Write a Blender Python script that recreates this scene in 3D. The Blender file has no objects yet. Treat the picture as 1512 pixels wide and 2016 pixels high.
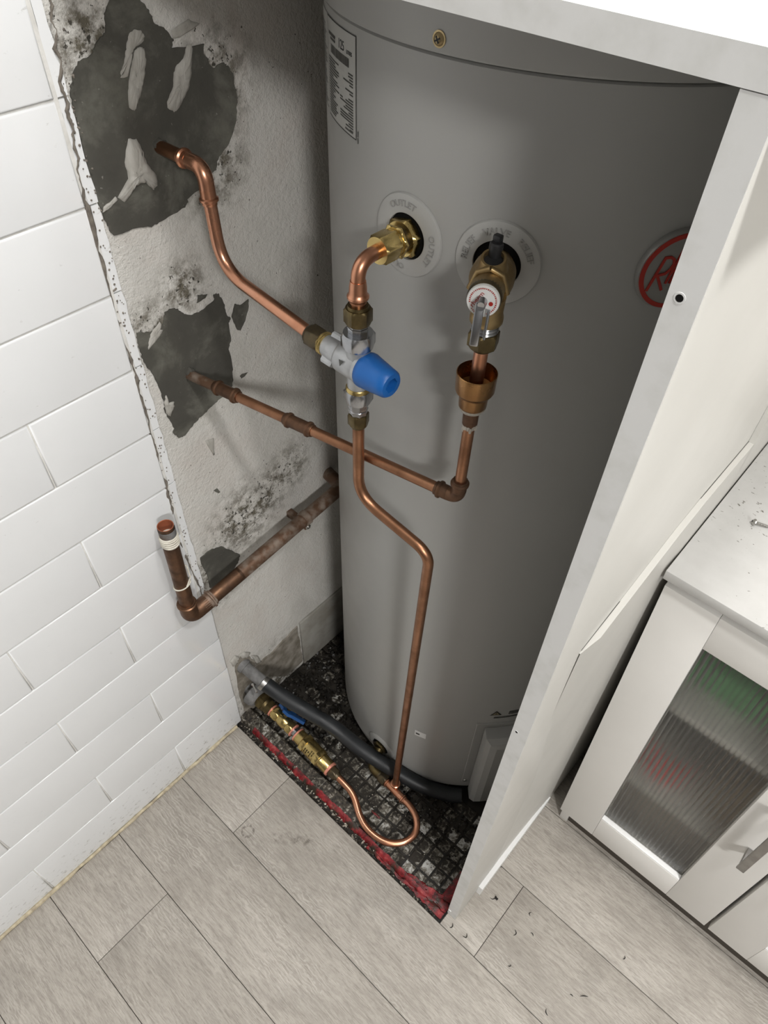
import bpy, bmesh, math, random
from mathutils import Vector, Matrix
random.seed(7)
S = bpy.context.scene
COL = S.collection
# ------------------------------------------------------------------ camera
RW = ((0.74302268, 0.66882399, 0.02432646), (0.50806956, -0.54002889, -0.67099488), (-0.43564048, 0.51092395, -0.74106281))
CAM = Vector((0.66358277, -0.33786786, 1.44000406)); FPX = 1399.91
cd = bpy.data.cameras.new('camera'); cam = bpy.data.objects.new('camera', cd); COL.objects.link(cam)
cd.sensor_fit = 'VERTICAL'; cd.sensor_height = 36.0; cd.lens = FPX / 2016 * 36.0; cd.clip_start = 0.01
rx, ry, rz = (Vector(r) for r in RW)
cam.matrix_world = Matrix(((rx.x, -ry.x, -rz.x, CAM.x), (rx.y, -ry.y, -rz.y, CAM.y), (rx.z, -ry.z, -rz.z, CAM.z), (0, 0, 0, 1)))
S.camera = cam
# ------------------------------------------------------------------ world, lights, exposure
w = bpy.data.worlds.new('room_air'); S.world = w; w.use_nodes = True
w.node_tree.nodes['Background'].inputs[0].default_value = (0.9, 0.93, 1.0, 1); w.node_tree.nodes['Background'].inputs[1].default_value = 0.15
S.view_settings.view_transform = 'Standard'; S.view_settings.look = 'None'
S.view_settings.exposure = 0.0; S.view_settings.gamma = 1.0; S.view_settings.use_curve_mapping = False
CEIL = 2.4
LAMPS = [(0.58, 0.0, 11), (1.12, -0.22, 16), (2.52, -1.42, 88), (1.05, 0.27, 2.0)]  # third entry is an added front-right fill, its source unseen
for i, (lx, ly, pw) in enumerate(LAMPS):
    ld = bpy.data.lights.new('downlight_glow', 'AREA'); ld.shape = 'DISK'; ld.size = (0.13, 0.13, 0.5, 0.2)[i]; ld.energy = pw; ld.color = (1.0, 0.988, 0.972)
    lo = bpy.data.objects.new('downlight_glow', ld); lo.location = (lx, ly, CEIL - 0.022); COL.objects.link(lo)

# ------------------------------------------------------------------ helpers
def at(u, v, ax, val):
    """photo pixel -> point on the plane (axis ax = val) of the room"""
    d = rx * ((u - 756) / FPX) + ry * ((v - 1008) / FPX) + rz
    t = (val - CAM[ax]) / d[ax]
    return CAM + d * t

class MB:
    def __init__(s): s.v = []; s.f = []
    def add(s, vs, fs):
        o = len(s.v); s.v += [Vector(q) for q in vs]; s.f += [tuple(i + o for i in q) for q in fs]; return s
    def box(s, x0, x1, y0, y1, z0, z1):
        return s.add([(x, y, z) for z in (z0, z1) for y in (y0, y1) for x in (x0, x1)],
                     [(0, 2, 3, 1), (4, 5, 7, 6), (0, 1, 5, 4), (2, 6, 7, 3), (0, 4, 6, 2), (1, 3, 7, 5)])
    def bbox(s, x0, x1, y0, y1, z0, z1, b=0.002):
        bm = bmesh.new(); bmesh.ops.create_cube(bm, size=1)
        for q in bm.verts: q.co = Vector(((x0 + x1) / 2 + q.co.x * (x1 - x0), (y0 + y1) / 2 + q.co.y * (y1 - y0), (z0 + z1) / 2 + q.co.z * (z1 - z0)))
        bmesh.ops.bevel(bm, geom=bm.edges[:], offset=b, segments=2, profile=0.5, affect='EDGES')
        bm.verts.index_update(); s.add([q.co for q in bm.verts], [[q.index for q in f.verts] for f in bm.faces]); bm.free(); return s
    def rings(s, rings, cap0=True, cap1=True):
        n = len(rings[0]); vs = [q for r in rings for q in r]; fs = []
        for i in range(len(rings) - 1):
            for j in range(n):
                k = (j + 1) % n; fs.append((i * n + j, i * n + k, (i + 1) * n + k, (i + 1) * n + j))
        if cap0: fs.append(tuple(reversed(range(n))))
        if cap1: fs.append(tuple(range((len(rings) - 1) * n, len(rings) * n)))
        return s.add(vs, fs)
    def tube(s, pts, r, seg=18, cap0=True, cap1=True):
        pts = [Vector(q) for q in pts]; n = len(pts)
        rr = r if isinstance(r, (list, tuple)) else [r] * n
        tang = []
        for i in range(n):
            a = pts[max(i - 1, 0)]; b = pts[min(i + 1, n - 1)]; tang.append((b - a).normalized())
        t = tang[0]; u = t.cross(Vector((0, 0, 1)))
        if u.length < 0.1: u = t.cross(Vector((1, 0, 0)))
        u.normalize(); R = []
        for i in range(n):
            t = tang[i]; u = (u - t * u.dot(t)).normalized(); w_ = t.cross(u)
            R.append([pts[i] + (u * math.cos(2 * math.pi * k / seg) + w_ * math.sin(2 * math.pi * k / seg)) * rr[i] for k in range(seg)])
        return s.rings(R, cap0, cap1)
    def lathe(s, o, ax, prof, seg=28, cap0=True, cap1=True, rot=0.0):
        o = Vector(o); ax = Vector(ax).normalized(); u, w_ = frame(ax)
        R = [[o + ax * t + (u * math.cos(2 * math.pi * k / seg + rot) + w_ * math.sin(2 * math.pi * k / seg + rot)) * r for k in range(seg)] for t, r in prof]
        return s.rings(R, cap0, cap1)
    def hexnut(s, o, ax, t0, t1, af, ch=0.0018, rot=0.0, ends=(True, True)):
        """hexagonal nut with the corners chamfered like a turned nut"""
        R = af / 2; rc = R / math.cos(math.pi / 6); seg = 36
        o = Vector(o); ax = Vector(ax).normalized(); u, w_ = frame(ax)
        def rad(k, lim):
            a = (2 * math.pi * k / seg) % (math.pi / 3) - math.pi / 6
            return min(R / math.cos(a), lim)
        rows = []
        for t, lim in ((t0, R * 0.86), (t0, R * 0.99), (t0 + ch, rc), (t1 - ch, rc), (t1, R * 0.99), (t1, R * 0.86)):
            rows.append([o + ax * t + (u * math.cos(2 * math.pi * k / seg + rot) + w_ * math.sin(2 * math.pi * k / seg + rot)) * rad(k, lim) for k in range(seg)])
        return s.rings(rows)
    def poly(s, pts, nrm, th):
        """extrude a flat outline by th along nrm"""
        n = len(pts); nrm = Vector(nrm); a = [Vector(q) for q in pts]; b = [q + nrm * th for q in a]
        fs = [tuple(range(n, 2 * n)), tuple(reversed(range(n)))] + [(i, (i + 1) % n, n + (i + 1) % n, n + i) for i in range(n)]
        return s.add(a + b, fs)

def frame(ax):
    u = ax.cross(Vector((0, 0, 1)))
    if u.length < 0.1: u = ax.cross(Vector((1, 0, 0)))
    u.normalize(); return u, ax.cross(u)

def fillet(pts, rad, n=8):
    pts = [Vector(q) for q in pts]; out = [pts[0]]
    for i in range(1, len(pts) - 1):
        r = rad if not isinstance(rad, (list, tuple)) else rad[i - 1]
        a = (pts[i - 1] - pts[i]); b = (pts[i + 1] - pts[i]); la, lb = a.length, b.length; a.normalize(); b.normalize()
        ang = a.angle(b); d = min(r / math.tan(ang / 2), la * 0.48, lb * 0.48)
        p0 = pts[i] + a * d; p1 = pts[i] + b * d
        for k in range(n + 1):
            t = k / n; out.append(p0 * (1 - t) ** 2 + pts[i] * 2 * t * (1 - t) + p1 * t * t)
    out.append(pts[-1]); return out

def smooth_path(pts, n=8):
    """Catmull-Rom curve through points"""
    P = [Vector(q) for q in pts]; P = [P[0] * 2 - P[1]] + P + [P[-1] * 2 - P[-2]]; out = []
    for i in range(1, len(P) - 2):
        for k in range(n):
            t = k / n; a, b, c, d = P[i - 1:i + 3]
            out.append(0.5 * ((2 * b) + (c - a) * t + (2 * a - 5 * b + 4 * c - d) * t * t + (3 * b - a - 3 * c + d) * t ** 3))
    out.append(P[-2]); return out

ORG = {}
def build(name, mb, mat, parent=None, smooth=True, angle=38, recalc=True):
    org = ORG.get(parent.name, Vector()) if parent else Vector()
    if parent is None and False: pass
    me = bpy.data.meshes.new(name)
    me.from_pydata([q - org for q in mb.v], [], mb.f)
    if recalc:
        bm = bmesh.new(); bm.from_mesh(me); bmesh.ops.recalc_face_normals(bm, faces=bm.faces); bm.to_mesh(me); bm.free()
    if smooth:
        me.polygons.foreach_set('use_smooth', [True] * len(me.polygons)); me.set_sharp_from_angle(angle=math.radians(angle))
    if mat: me.materials.append(mat)
    o = bpy.data.objects.new(name, me); COL.objects.link(o)
    if parent: o.parent = parent
    ORG[o.name] = org
    return o
def tag(o, label=None, cat=None, group=None, kind=None):
    if label: o['label'] = label
    if cat: o['category'] = cat
    if group: o['group'] = group
    if kind: o['kind'] = kind
    return o
def thing(name, label, cat, loc=(0, 0, 0), group=None):
    o = bpy.data.objects.new(name, None); COL.objects.link(o); o.location = loc; o.empty_display_size = 0.02
    ORG[o.name] = Vector(loc); return tag(o, label, cat, group)
def structure(name, mb, mat, parent=None, **k):
    o = build(name, mb, mat, parent, **k)
    if parent is None: o['kind'] = 'structure'
    return o

def text_mesh(body, size, ext=0.0002, res=3):
    c = bpy.data.curves.new('glyphs', 'FONT'); c.body = body; c.size = size; c.extrude = ext; c.align_x = 'CENTER'; c.align_y = 'CENTER'; c.resolution_u = res
    o = bpy.data.objects.new('glyphs', c); COL.objects.link(o)
    bpy.context.view_layer.update()
    me = bpy.data.meshes.new_from_object(o.evaluated_get(bpy.context.evaluated_depsgraph_get()))
    vs = [q.co.copy() for q in me.vertices]; fs = [tuple(p.vertices) for p in me.polygons]
    bpy.data.objects.remove(o); bpy.data.meshes.remove(me); bpy.data.curves.remove(c)
    return vs, fs

# ------------------------------------------------------------------ materials
def mat(name, col, rough=0.5, metal=0.0, spec=0.5, coat=0.0):
    m = bpy.data.materials.new(name); m.use_nodes = True; b = m.node_tree.nodes['Principled BSDF']
    b.inputs['Base Color'].default_value = (*col, 1); b.inputs['Roughness'].default_value = rough; b.inputs['Metallic'].default_value = metal
    b.inputs['Specular IOR Level'].default_value = spec; b.inputs['Coat Weight'].default_value = coat
    return m
class NT:
    def __init__(s, m): s.t = m.node_tree; s.b = s.t.nodes['Principled BSDF']; s.L = s.t.links
    def n(s, ty, **k):
        q = s.t.nodes.new(ty)
        for a, b in k.items():
            if a in q.inputs.keys() if isinstance(a, str) else False: q.inputs[a].default_value = b
            else: setattr(q, a, b)
        return q
    def coords(s, scale=(1, 1, 1), rnd=False):
        tc = s.t.nodes.new('ShaderNodeTexCoord'); mp = s.t.nodes.new('ShaderNodeMapping'); mp.inputs['Scale'].default_value = scale
        if rnd:
            oi = s.t.nodes.new('ShaderNodeObjectInfo'); ml = s.t.nodes.new('ShaderNodeVectorMath'); ml.operation = 'ADD'
            mm = s.t.nodes.new('ShaderNodeMath'); mm.operation = 'MULTIPLY'; mm.inputs[1].default_value = 37.0
            s.L.new(oi.outputs['Random'], mm.inputs[0]); s.L.new(tc.outputs['Object'], ml.inputs[0]); s.L.new(mm.outputs[0], ml.inputs[1]); s.L.new(ml.outputs[0], mp.inputs[0])
        else: s.L.new(tc.outputs['Object'], mp.inputs[0])
        return mp.outputs[0]
    def noise(s, vec, scale, detail=4, rough=0.55, dist=0.0):
        q = s.t.nodes.new('ShaderNodeTexNoise'); q.inputs['Scale'].default_value = scale; q.inputs['Detail'].default_value = detail
        q.inputs['Roughness'].default_value = rough; q.inputs['Distortion'].default_value = dist; s.L.new(vec, q.inputs['Vector']); return q.outputs['Fac']
    def ramp(s, fac, stops):
        q = s.t.nodes.new('ShaderNodeValToRGB'); e = q.color_ramp.elements
        while len(e) < len(stops): e.new(0.5)
        for el, (p, c) in zip(e, stops): el.position = p; el.color = (*c, 1) if len(c) == 3 else c
        s.L.new(fac, q.inputs[0]); return q.outputs[0]
    def math(s, op, a, b=None, clamp=False):
        q = s.t.nodes.new('ShaderNodeMath'); q.operation = op; q.use_clamp = clamp
        for i, x in enumerate((a, b)):
            if x is None: continue
            if isinstance(x, (int, float)): q.inputs[i].default_value = x
            else: s.L.new(x, q.inputs[i])
        return q.outputs[0]
    def mix(s, fac, a, b, mode='MIX'):
        q = s.t.nodes.new('ShaderNodeMix'); q.data_type = 'RGBA'; q.blend_type = mode
        for i, x in ((0, fac), (6, a), (7, b)):
            if isinstance(x, (int, float)): q.inputs[i].default_value = x
            elif isinstance(x, tuple): q.inputs[i].default_value = (*x, 1)
            else: s.L.new(x, q.inputs[i])
        return q.outputs[2]
    def bump(s, h, strength=0.3, dist=0.001):
        q = s.t.nodes.new('ShaderNodeBump'); q.inputs['Strength'].default_value = strength; q.inputs['Distance'].default_value = dist
        s.L.new(h, q.inputs['Height']); s.L.new(q.outputs[0], s.b.inputs['Normal'])
    def color(s, c): s.L.new(c, s.b.inputs['Base Color'])
    def rough(s, c): s.L.new(c, s.b.inputs['Roughness'])
    def blob(s, pts):
        """soft mask around room points (stains with a shape of their own)"""
        tc = s.t.nodes.new('ShaderNodeTexCoord'); acc = None
        for (p, r) in pts:
            d = s.t.nodes.new('ShaderNodeVectorMath'); d.operation = 'DISTANCE'; s.L.new(tc.outputs['Object'], d.inputs[0]); d.inputs[1].default_value = p
            k = s.math('SUBTRACT', 1.0, s.math('DIVIDE', d.outputs['Value'], r), True)
            acc = k if acc is None else s.math('MAXIMUM', acc, k)
        return acc

def noisy(name, c0, c1, scale, rough=(0.3, 0.5), metal=0.0, bump=0.0, bscale=None, rnd=True, lo=0.35, hi=0.65, spec=0.5, detail=5, vec=(1, 1, 1)):
    m = mat(name, c0, 0.5, metal, spec); n = NT(m); v = n.coords(vec, rnd); f = n.noise(v, scale, detail)
    n.color(n.ramp(f, [(lo, c0), (hi, c1)])); n.rough(n.ramp(f, [(lo, (rough[0],) * 3), (hi, (rough[1],) * 3)]))
    if bump: n.bump(n.noise(v, bscale or scale * 3, 3), bump)
    return m

M = {}
M['tile'] = noisy('glazed_white_tile', (0.765, 0.775, 0.78), (0.735, 0.745, 0.75), 6, (0.12, 0.2))
n = NT(M['tile']); src = n.b.inputs['Base Color'].links[0].from_socket; tc = n.t.nodes.new('ShaderNodeTexCoord'); sx_ = n.t.nodes.new('ShaderNodeSeparateXYZ'); n.L.new(tc.outputs['Object'], sx_.inputs[0])
low = n.math('SUBTRACT', 1.0, n.math('DIVIDE', sx_.outputs['Z'], 0.16), True); edge_ = n.math('MULTIPLY', n.math('ADD', n.math('MULTIPLY', sx_.outputs['Y'], 14.0), 1.0), 0.8, True)
gn = n.ramp(n.math('ADD', n.noise(n.coords((1, 1, 1.6)), 70, 6, 0.7), n.math('MULTIPLY', n.math('MAXIMUM', low, n.math('MULTIPLY', edge_, 0.35)), 0.13)), [(0.66, (0, 0, 0)), (0.76, (1, 1, 1))])
n.color(n.mix(n.math('MULTIPLY', gn, 0.55), src, (0.24, 0.225, 0.19)))
M['grout'] = noisy('white_grout', (0.70, 0.69, 0.66), (0.56, 0.55, 0.52), 60, (0.7, 0.9), bump=0.3)
M['copper'] = noisy('bright_copper', (0.70, 0.36, 0.235), (0.58, 0.27, 0.16), 22, (0.24, 0.38), 1.0)
M['copper_dull'] = noisy('dull_copper', (0.42, 0.215, 0.125), (0.25, 0.125, 0.07), 30, (0.33, 0.5), 1.0)
M['copper_old'] = noisy('tarnished_copper', (0.185, 0.10, 0.058), (0.10, 0.058, 0.038), 45, (0.38, 0.6), 0.85, bump=0.15, bscale=200)
M['copper_dirty'] = noisy('dirty_copper_with_mortar', (0.15, 0.085, 0.052), (0.30, 0.245, 0.20), 55, (0.45, 0.8), 0.45, bump=0.35, bscale=160, lo=0.45, hi=0.68)
M['solder'] = noisy('solder_and_flux', (0.55, 0.53, 0.48), (0.32, 0.29, 0.25), 80, (0.4, 0.6), 0.7, bump=0.3)
M['copper_ring'] = mat('copper_seal_ring', (0.80, 0.33, 0.24), 0.4, 0.5)
M['brass'] = noisy('brass', (0.62, 0.48, 0.20), (0.50, 0.37, 0.15), 40, (0.22, 0.34), 1.0)
M['brass_dark'] = noisy('oxidised_brass', (0.155, 0.118, 0.052), (0.085, 0.062, 0.03), 50, (0.32, 0.48), 0.9)
M['brass_black'] = noisy('blackened_brass', (0.075, 0.06, 0.04), (0.13, 0.10, 0.055), 60, (0.35, 0.5), 0.8)
M['bronze'] = noisy('cast_bronze', (0.36, 0.26, 0.125), (0.26, 0.18, 0.085), 60, (0.38, 0.5), 0.9, bump=0.12, bscale=300)
M['gold_cup'] = noisy('lacquered_brass_cup', (0.36, 0.20, 0.085), (0.26, 0.135, 0.055), 30, (0.25, 0.4), 1.0)
M['chrome'] = noisy('satin_chrome', (0.48, 0.49, 0.51), (0.40, 0.41, 0.43), 40, (0.18, 0.28), 1.0)
M['cast_nickel'] = noisy('cast_nickel', (0.50, 0.51, 0.52), (0.43, 0.44, 0.45), 90, (0.42, 0.52), 0.75, bump=0.06, bscale=500)
M['blue'] = noisy('blue_plastic', (0.009, 0.105, 0.36), (0.007, 0.09, 0.32), 30, (0.36, 0.48))
M['blue_dark'] = noisy('blue_lever_coating', (0.010, 0.075, 0.24), (0.008, 0.06, 0.2), 30, (0.4, 0.5))
M['black'] = mat('black_plastic', (0.012, 0.012, 0.013), 0.5)
M['hole'] = mat('hole_shade_black', (0.008, 0.0075, 0.007), 0.95, 0, 0.1)  # near-black paints the shade inside ports and bores; ports hold black foam
M['hose'] = noisy('dusty_grey_rubber', (0.008, 0.0095, 0.011), (0.017, 0.019, 0.021), 35, (0.42, 0.6), bump=0.1, bscale=120)
M['pvc'] = noisy('dusty_grey_plastic', (0.21, 0.208, 0.205), (0.12, 0.118, 0.115), 60, (0.55, 0.75))
M['tank'] = None
M['collar'] = noisy('grey_moulded_plastic', (0.41, 0.408, 0.393), (0.385, 0.383, 0.368), 20, (0.42, 0.5))
M['collar_text'] = mat('letter_relief_shading', (0.30, 0.298, 0.285), 0.5)  # letters toned darker than the collar to paint in their relief shading
M['white_board'] = noisy('white_melamine', (0.66, 0.65, 0.625), (0.63, 0.62, 0.595), 9, (0.32, 0.42))
M['white_edge'] = noisy('white_edge_band_scuffed', (0.64, 0.64, 0.63), (0.57, 0.57, 0.55), 38, (0.4, 0.55), lo=0.45, hi=0.7)
M['white_top'] = noisy('white_laminate_worktop', (0.82, 0.82, 0.81), (0.80, 0.80, 0.79), 6, (0.22, 0.3))
M['cream'] = noisy('cream_laminate', (0.59, 0.58, 0.545), (0.56, 0.55, 0.515), 5, (0.32, 0.42))
M['cab'] = noisy('pale_grey_foil_door', (0.73, 0.715, 0.685), (0.70, 0.685, 0.655), 6, (0.42, 0.52))
M['cab_top'] = noisy('dusty_white_laminate', (0.52, 0.515, 0.50), (0.48, 0.475, 0.46), 30, (0.28, 0.4))
n = NT(M['cab_top']); src = n.b.inputs['Base Color'].links[0].from_socket; v = n.coords()
n.color(n.mix(n.ramp(n.math('ADD', n.noise(n.coords((1, 2.2, 1)), 130, 3, 0.6), n.math('MULTIPLY', n.noise(v, 9, 3), 0.3)), [(0.83, (0, 0, 0)), (0.87, (1, 1, 1))]), src, (0.14, 0.13, 0.11)))
M['inside'] = mat('cabinet_interior_laminate', (0.50, 0.485, 0.455), 0.5)
M['plinth'] = mat('dark_plinth', (0.055, 0.045, 0.035), 0.6)
M['handle'] = noisy('brushed_steel', (0.36, 0.35, 0.34), (0.31, 0.30, 0.29), 60, (0.3, 0.42), 1.0)
M['white_print'] = mat('white_sticker', (0.66, 0.66, 0.64), 0.5)
M['ink'] = mat('black_print', (0.018, 0.018, 0.018), 0.55)
M['ink_grey'] = mat('dark_grey_print', (0.055, 0.055, 0.05), 0.55)
M['red_print'] = mat('red_enamel', (0.36, 0.018, 0.010), 0.38)
M['label_face'] = mat('pale_grey_label', (0.43, 0.428, 0.405), 0.4)
M['badge'] = mat('badge_silver', (0.27, 0.265, 0.25), 0.35, 0.3)
M['tape'] = noisy('white_thread_tape', (0.68, 0.65, 0.56), (0.50, 0.47, 0.40), 90, (0.6, 0.8), bump=0.3)
M['screw'] = noisy('zinc_screw', (0.50, 0.49, 0.47), (0.42, 0.41, 0.39), 90, (0.25, 0.35), 1.0)
M['brass_screw'] = noisy('yellow_zinc_screw', (0.40, 0.31, 0.17), (0.32, 0.25, 0.14), 120, (0.3, 0.4), 1.0)
M['caulk'] = noisy('yellowed_caulk', (0.55, 0.48, 0.33), (0.33, 0.28, 0.20), 70, (0.6, 0.8), bump=0.5, bscale=150)
M['filler'] = noisy('white_filler_paste', (0.44, 0.425, 0.39), (0.33, 0.315, 0.28), 60, (0.65, 0.85), bump=0.8, bscale=160, vec=(1, 1, 0.35))
M['mortar'] = noisy('brown_grey_mortar', (0.21, 0.185, 0.155), (0.11, 0.095, 0.08), 90, (0.85, 0.95), bump=0.8, bscale=220)
M['rubble'] = noisy('dirty_broken_render', (0.15, 0.13, 0.10), (0.30, 0.275, 0.235), 45, (0.85, 0.95), bump=0.9, bscale=120)
M['old_tile'] = noisy('shaded_grimy_old_tile', (0.36, 0.35, 0.32), (0.24, 0.225, 0.19), 18, (0.3, 0.6))  # grey holds the shade at the wall foot as well as grime
M['ceiling'] = mat('white_ceiling_paint', (0.52, 0.52, 0.51), 0.8)
M['roomwall'] = mat('dark_room_wall_paint', (0.16, 0.155, 0.15), 0.7)
M['lampface'] = mat('lamp_diffuser', (0.9, 0.9, 0.9), 0.4)
lf = M['lampface'].node_tree.nodes['Principled BSDF']; lf.inputs['Emission Color'].default_value = (1, 0.96, 0.9, 1); lf.inputs['Emission Strength'].default_value = 12
M['lint'] = mat('dark_lint', (0.018, 0.016, 0.014), 0.9)

m = M['tank'] = mat('grey_enamel', (0.35, 0.349, 0.335), 0.36); n = NT(m); v = n.coords()
dirt = n.noise(n.coords((1, 1, 0.6)), 14, 6, 0.6)
n.color(n.ramp(dirt, [(0.3, (0.35, 0.349, 0.335)), (0.62, (0.35, 0.349, 0.335)), (0.82, (0.335, 0.328, 0.305))])); n.rough(n.ramp(n.noise(v, 30, 4), [(0.3, (0.33,) * 3), (0.7, (0.42,) * 3)])); n.bump(n.noise(v, 420, 2), 0.03, 0.0005)

# plaster of the recess: lumpy paint, grime, mould specks around the patches
m = M['plaster'] = mat('painted_plaster', (0.45, 0.435, 0.40), 0.85, 0, 0.3); n = NT(m); v = n.coords()
big = n.noise(v, 7, 6, 0.65, 0.4); fine = n.noise(v, 60, 5, 0.7); spk = n.noise(v, 190, 3, 0.6)
base = n.ramp(big, [(0.30, (0.58, 0.545, 0.505)), (0.5, (0.62, 0.605, 0.57)), (0.68, (0.54, 0.525, 0.485))])
grime = n.blob([((-0.012, 0.10, 0.56), 0.10), ((-0.012, 0.03, 0.50), 0.07), ((-0.012, 0.145, 0.575), 0.08), ((-0.012, 0.20, 0.60), 0.07), ((-0.012, 0.02, 0.955), 0.055), ((-0.012, 0.075, 0.99), 0.05), ((-0.012, 0.02, 0.43), 0.05), ((-0.012, 0.14, 1.11), 0.07), ((-0.012, 0.12, 0.02), 0.17), ((-0.012, 0.16, 1.19), 0.07), ((-0.012, 0.03, 1.25), 0.06)])
gm = n.math('MULTIPLY', grime, n.math('MULTIPLY', n.ramp(fine, [(0.42, (0, 0, 0)), (0.60, (1, 1, 1))]), 1.35), True)
c = n.mix(gm, base, (0.14, 0.125, 0.095))
sp = n.ramp(n.math('ADD', spk, n.math('MULTIPLY', grime, 0.16)), [(0.71, (0, 0, 0)), (0.745, (1, 1, 1))])
c = n.mix(sp, c, (0.065, 0.06, 0.05))
scr = n.ramp(n.noise(n.coords((1, 3.0, 12.0)), 12, 5, 0.7), [(0.71, (0, 0, 0)), (0.80, (1, 1, 1))])
c = n.mix(n.math('MULTIPLY', scr, 0.45), c, (0.17, 0.155, 0.125)); n.color(c)
n.bump(n.math('ADD', n.math('MULTIPLY', n.noise(v, 210, 4, 0.6), 1.0), n.math('MULTIPLY', fine, 0.6)), 0.85, 0.0024)

m = M['cement'] = mat('grey_cement_render', (0.07, 0.067, 0.058), 0.9, 0, 0.25); n = NT(m); v = n.coords()
a = n.noise(v, 14, 6, 0.65, 0.3); b_ = n.noise(v, 90, 4, 0.6)
c = n.ramp(a, [(0.28, (0.060, 0.057, 0.050)), (0.5, (0.078, 0.075, 0.064)), (0.66, (0.15, 0.147, 0.125))])
c = n.mix(n.ramp(n.noise(v, 240, 2), [(0.72, (0, 0, 0)), (0.78, (0.6, 0.6, 0.6))]), c, (0.30, 0.29, 0.26)); n.color(c); n.bump(n.math('ADD', a, n.math('MULTIPLY', b_, 0.5)), 0.5, 0.002)

m = M['plank'] = mat('grey_oak_vinyl', (0.4, 0.37, 0.33), 0.55, 0, 0.4); n = NT(m)
vs = n.coords((1, 7, 1), True); vf = n.coords((1, 14, 1), True); vb = n.coords((1, 2.0, 1), True)
g1 = n.noise(vs, 26, 9, 0.74, 0.5); g2 = n.noise(vf, 62, 6, 0.72, 0.35); g3 = n.noise(vb, 4.2, 6, 0.62, 0.8)
wv = n.t.nodes.new('ShaderNodeTexWave'); wv.wave_type = 'BANDS'; wv.bands_direction = 'Y'; wv.inputs['Scale'].default_value = 11.0; wv.inputs['Distortion'].default_value = 14.0; wv.inputs['Detail'].default_value = 3.0; wv.inputs['Detail Scale'].default_value = 0.9; wv.inputs['Detail Roughness'].default_value = 0.6
n.L.new(n.coords((2.6, 5.0, 1), True), wv.inputs['Vector'])
c = n.ramp(g3, [(0.25, (0.33, 0.303, 0.268)), (0.5, (0.425, 0.392, 0.348)), (0.75, (0.50, 0.466, 0.418))])
c = n.mix(n.math('MULTIPLY', n.ramp(g1, [(0.44, (0, 0, 0)), (0.62, (1, 1, 1))]), 0.62), c, (0.25, 0.226, 0.194))
wm = n.math('MULTIPLY', n.ramp(wv.outputs['Fac'], [(0.55, (0, 0, 0)), (0.9, (1, 1, 1))]), n.ramp(n.noise(vb, 7, 3), [(0.46, (0, 0, 0)), (0.60, (1, 1, 1))]))
c = n.mix(n.math('MULTIPLY', wm, 0.45), c, (0.56, 0.525, 0.475))
c = n.mix(n.math('MULTIPLY', n.ramp(g2, [(0.50, (0, 0, 0)), (0.64, (1, 1, 1))]), 0.58), c, (0.19, 0.17, 0.142))
sm = n.noise(n.coords((1, 1, 1)), 6.5, 6, 0.68); c = n.mix(n.math('MULTIPLY', n.ramp(sm, [(0.55, (0, 0, 0)), (0.72, (1, 1, 1))]), 0.34), c, (0.20, 0.185, 0.165))
mk = at(488, 1636, 2, 0.0); rg = n.blob([((mk.x, mk.y, 0.0), 0.020)]); rg2 = n.math('MULTIPLY', n.ramp(rg, [(0.30, (0, 0, 0)), (0.40, (1, 1, 1)), (0.52, (1, 1, 1)), (0.64, (0, 0, 0))]), n.ramp(n.noise(n.coords(), 150, 4, 0.7), [(0.44, (0, 0, 0)), (0.56, (1, 1, 1))]))
c = n.mix(n.math('MULTIPLY', rg2, 0.75), c, (0.12, 0.105, 0.09))
mk2 = [at(u_, v_, 2, 0.0) for u_, v_ in ((545, 1648), (565, 1652), (585, 1655), (605, 1657))]; st_ = n.math('MULTIPLY', n.blob([((q.x, q.y, 0), 0.016) for q in mk2]), n.ramp(n.noise(n.coords(), 90, 5, 0.7), [(0.46, (0, 0, 0)), (0.6, (1, 1, 1))]))
c = n.mix(n.math('MULTIPLY', st_, 0.9), c, (0.14, 0.125, 0.105))
n.color(c); n.rough(n.ramp(g2, [(0.3, (0.5,) * 3), (0.7, (0.66,) * 3)])); n.bump(n.math('ADD', g1, n.math('MULTIPLY', g2, 0.8)), 0.35, 0.0012)

def dirty_tile(name, lo, hi):
    m = mat(name, (0.4, 0.4, 0.37), 0.4); n = NT(m); v = n.coords((1, 1, 1), True); a = n.noise(v, 90, 6, 0.75, 0.8); b_ = n.noise(v, 13, 4, 0.6)
    f = n.math('ADD', n.math('MULTIPLY', a, 0.72), n.math('MULTIPLY', b_, 0.42))
    n.color(n.ramp(f, [(lo, (0.52, 0.52, 0.495)), ((lo + hi) / 2, (0.17, 0.155, 0.125)), (hi, (0.018, 0.014, 0.009))])); n.rough(n.ramp(f, [(lo, (0.3,) * 3), (hi, (0.75,) * 3)])); n.bump(a, 0.35, 0.002); return m
M['mosaic'] = dirty_tile('soiled_mosaic_glaze', 0.46, 0.61)
M['mosaic_dirty'] = dirty_tile('mud_caked_mosaic_glaze', 0.36, 0.54)
M['mud'] = noisy('wet_black_dirt', (0.007, 0.0055, 0.004), (0.018, 0.014, 0.009), 60, (0.4, 0.75), bump=0.7, bscale=140)
m = M['kerb'] = mat('kerb_mortar_with_red_paint', (0.1, 0.09, 0.07), 0.7); n = NT(m); v = n.coords(); a = n.noise(v, 42, 6, 0.7); b_ = n.noise(v, 120, 4, 0.7)
c = n.ramp(b_, [(0.40, (0.014, 0.011, 0.008)), (0.56, (0.075, 0.062, 0.045)), (0.66, (0.36, 0.335, 0.29))]); n.color(c); n.bump(b_, 0.8, 0.003)
m = M['redpaint'] = mat('worn_red_membrane', (0.3, 0.02, 0.03), 0.5); n = NT(m); v = n.coords(); a = n.noise(v, 60, 6, 0.72, 0.4); big_ = n.noise(v, 26, 4, 0.6)
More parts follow.
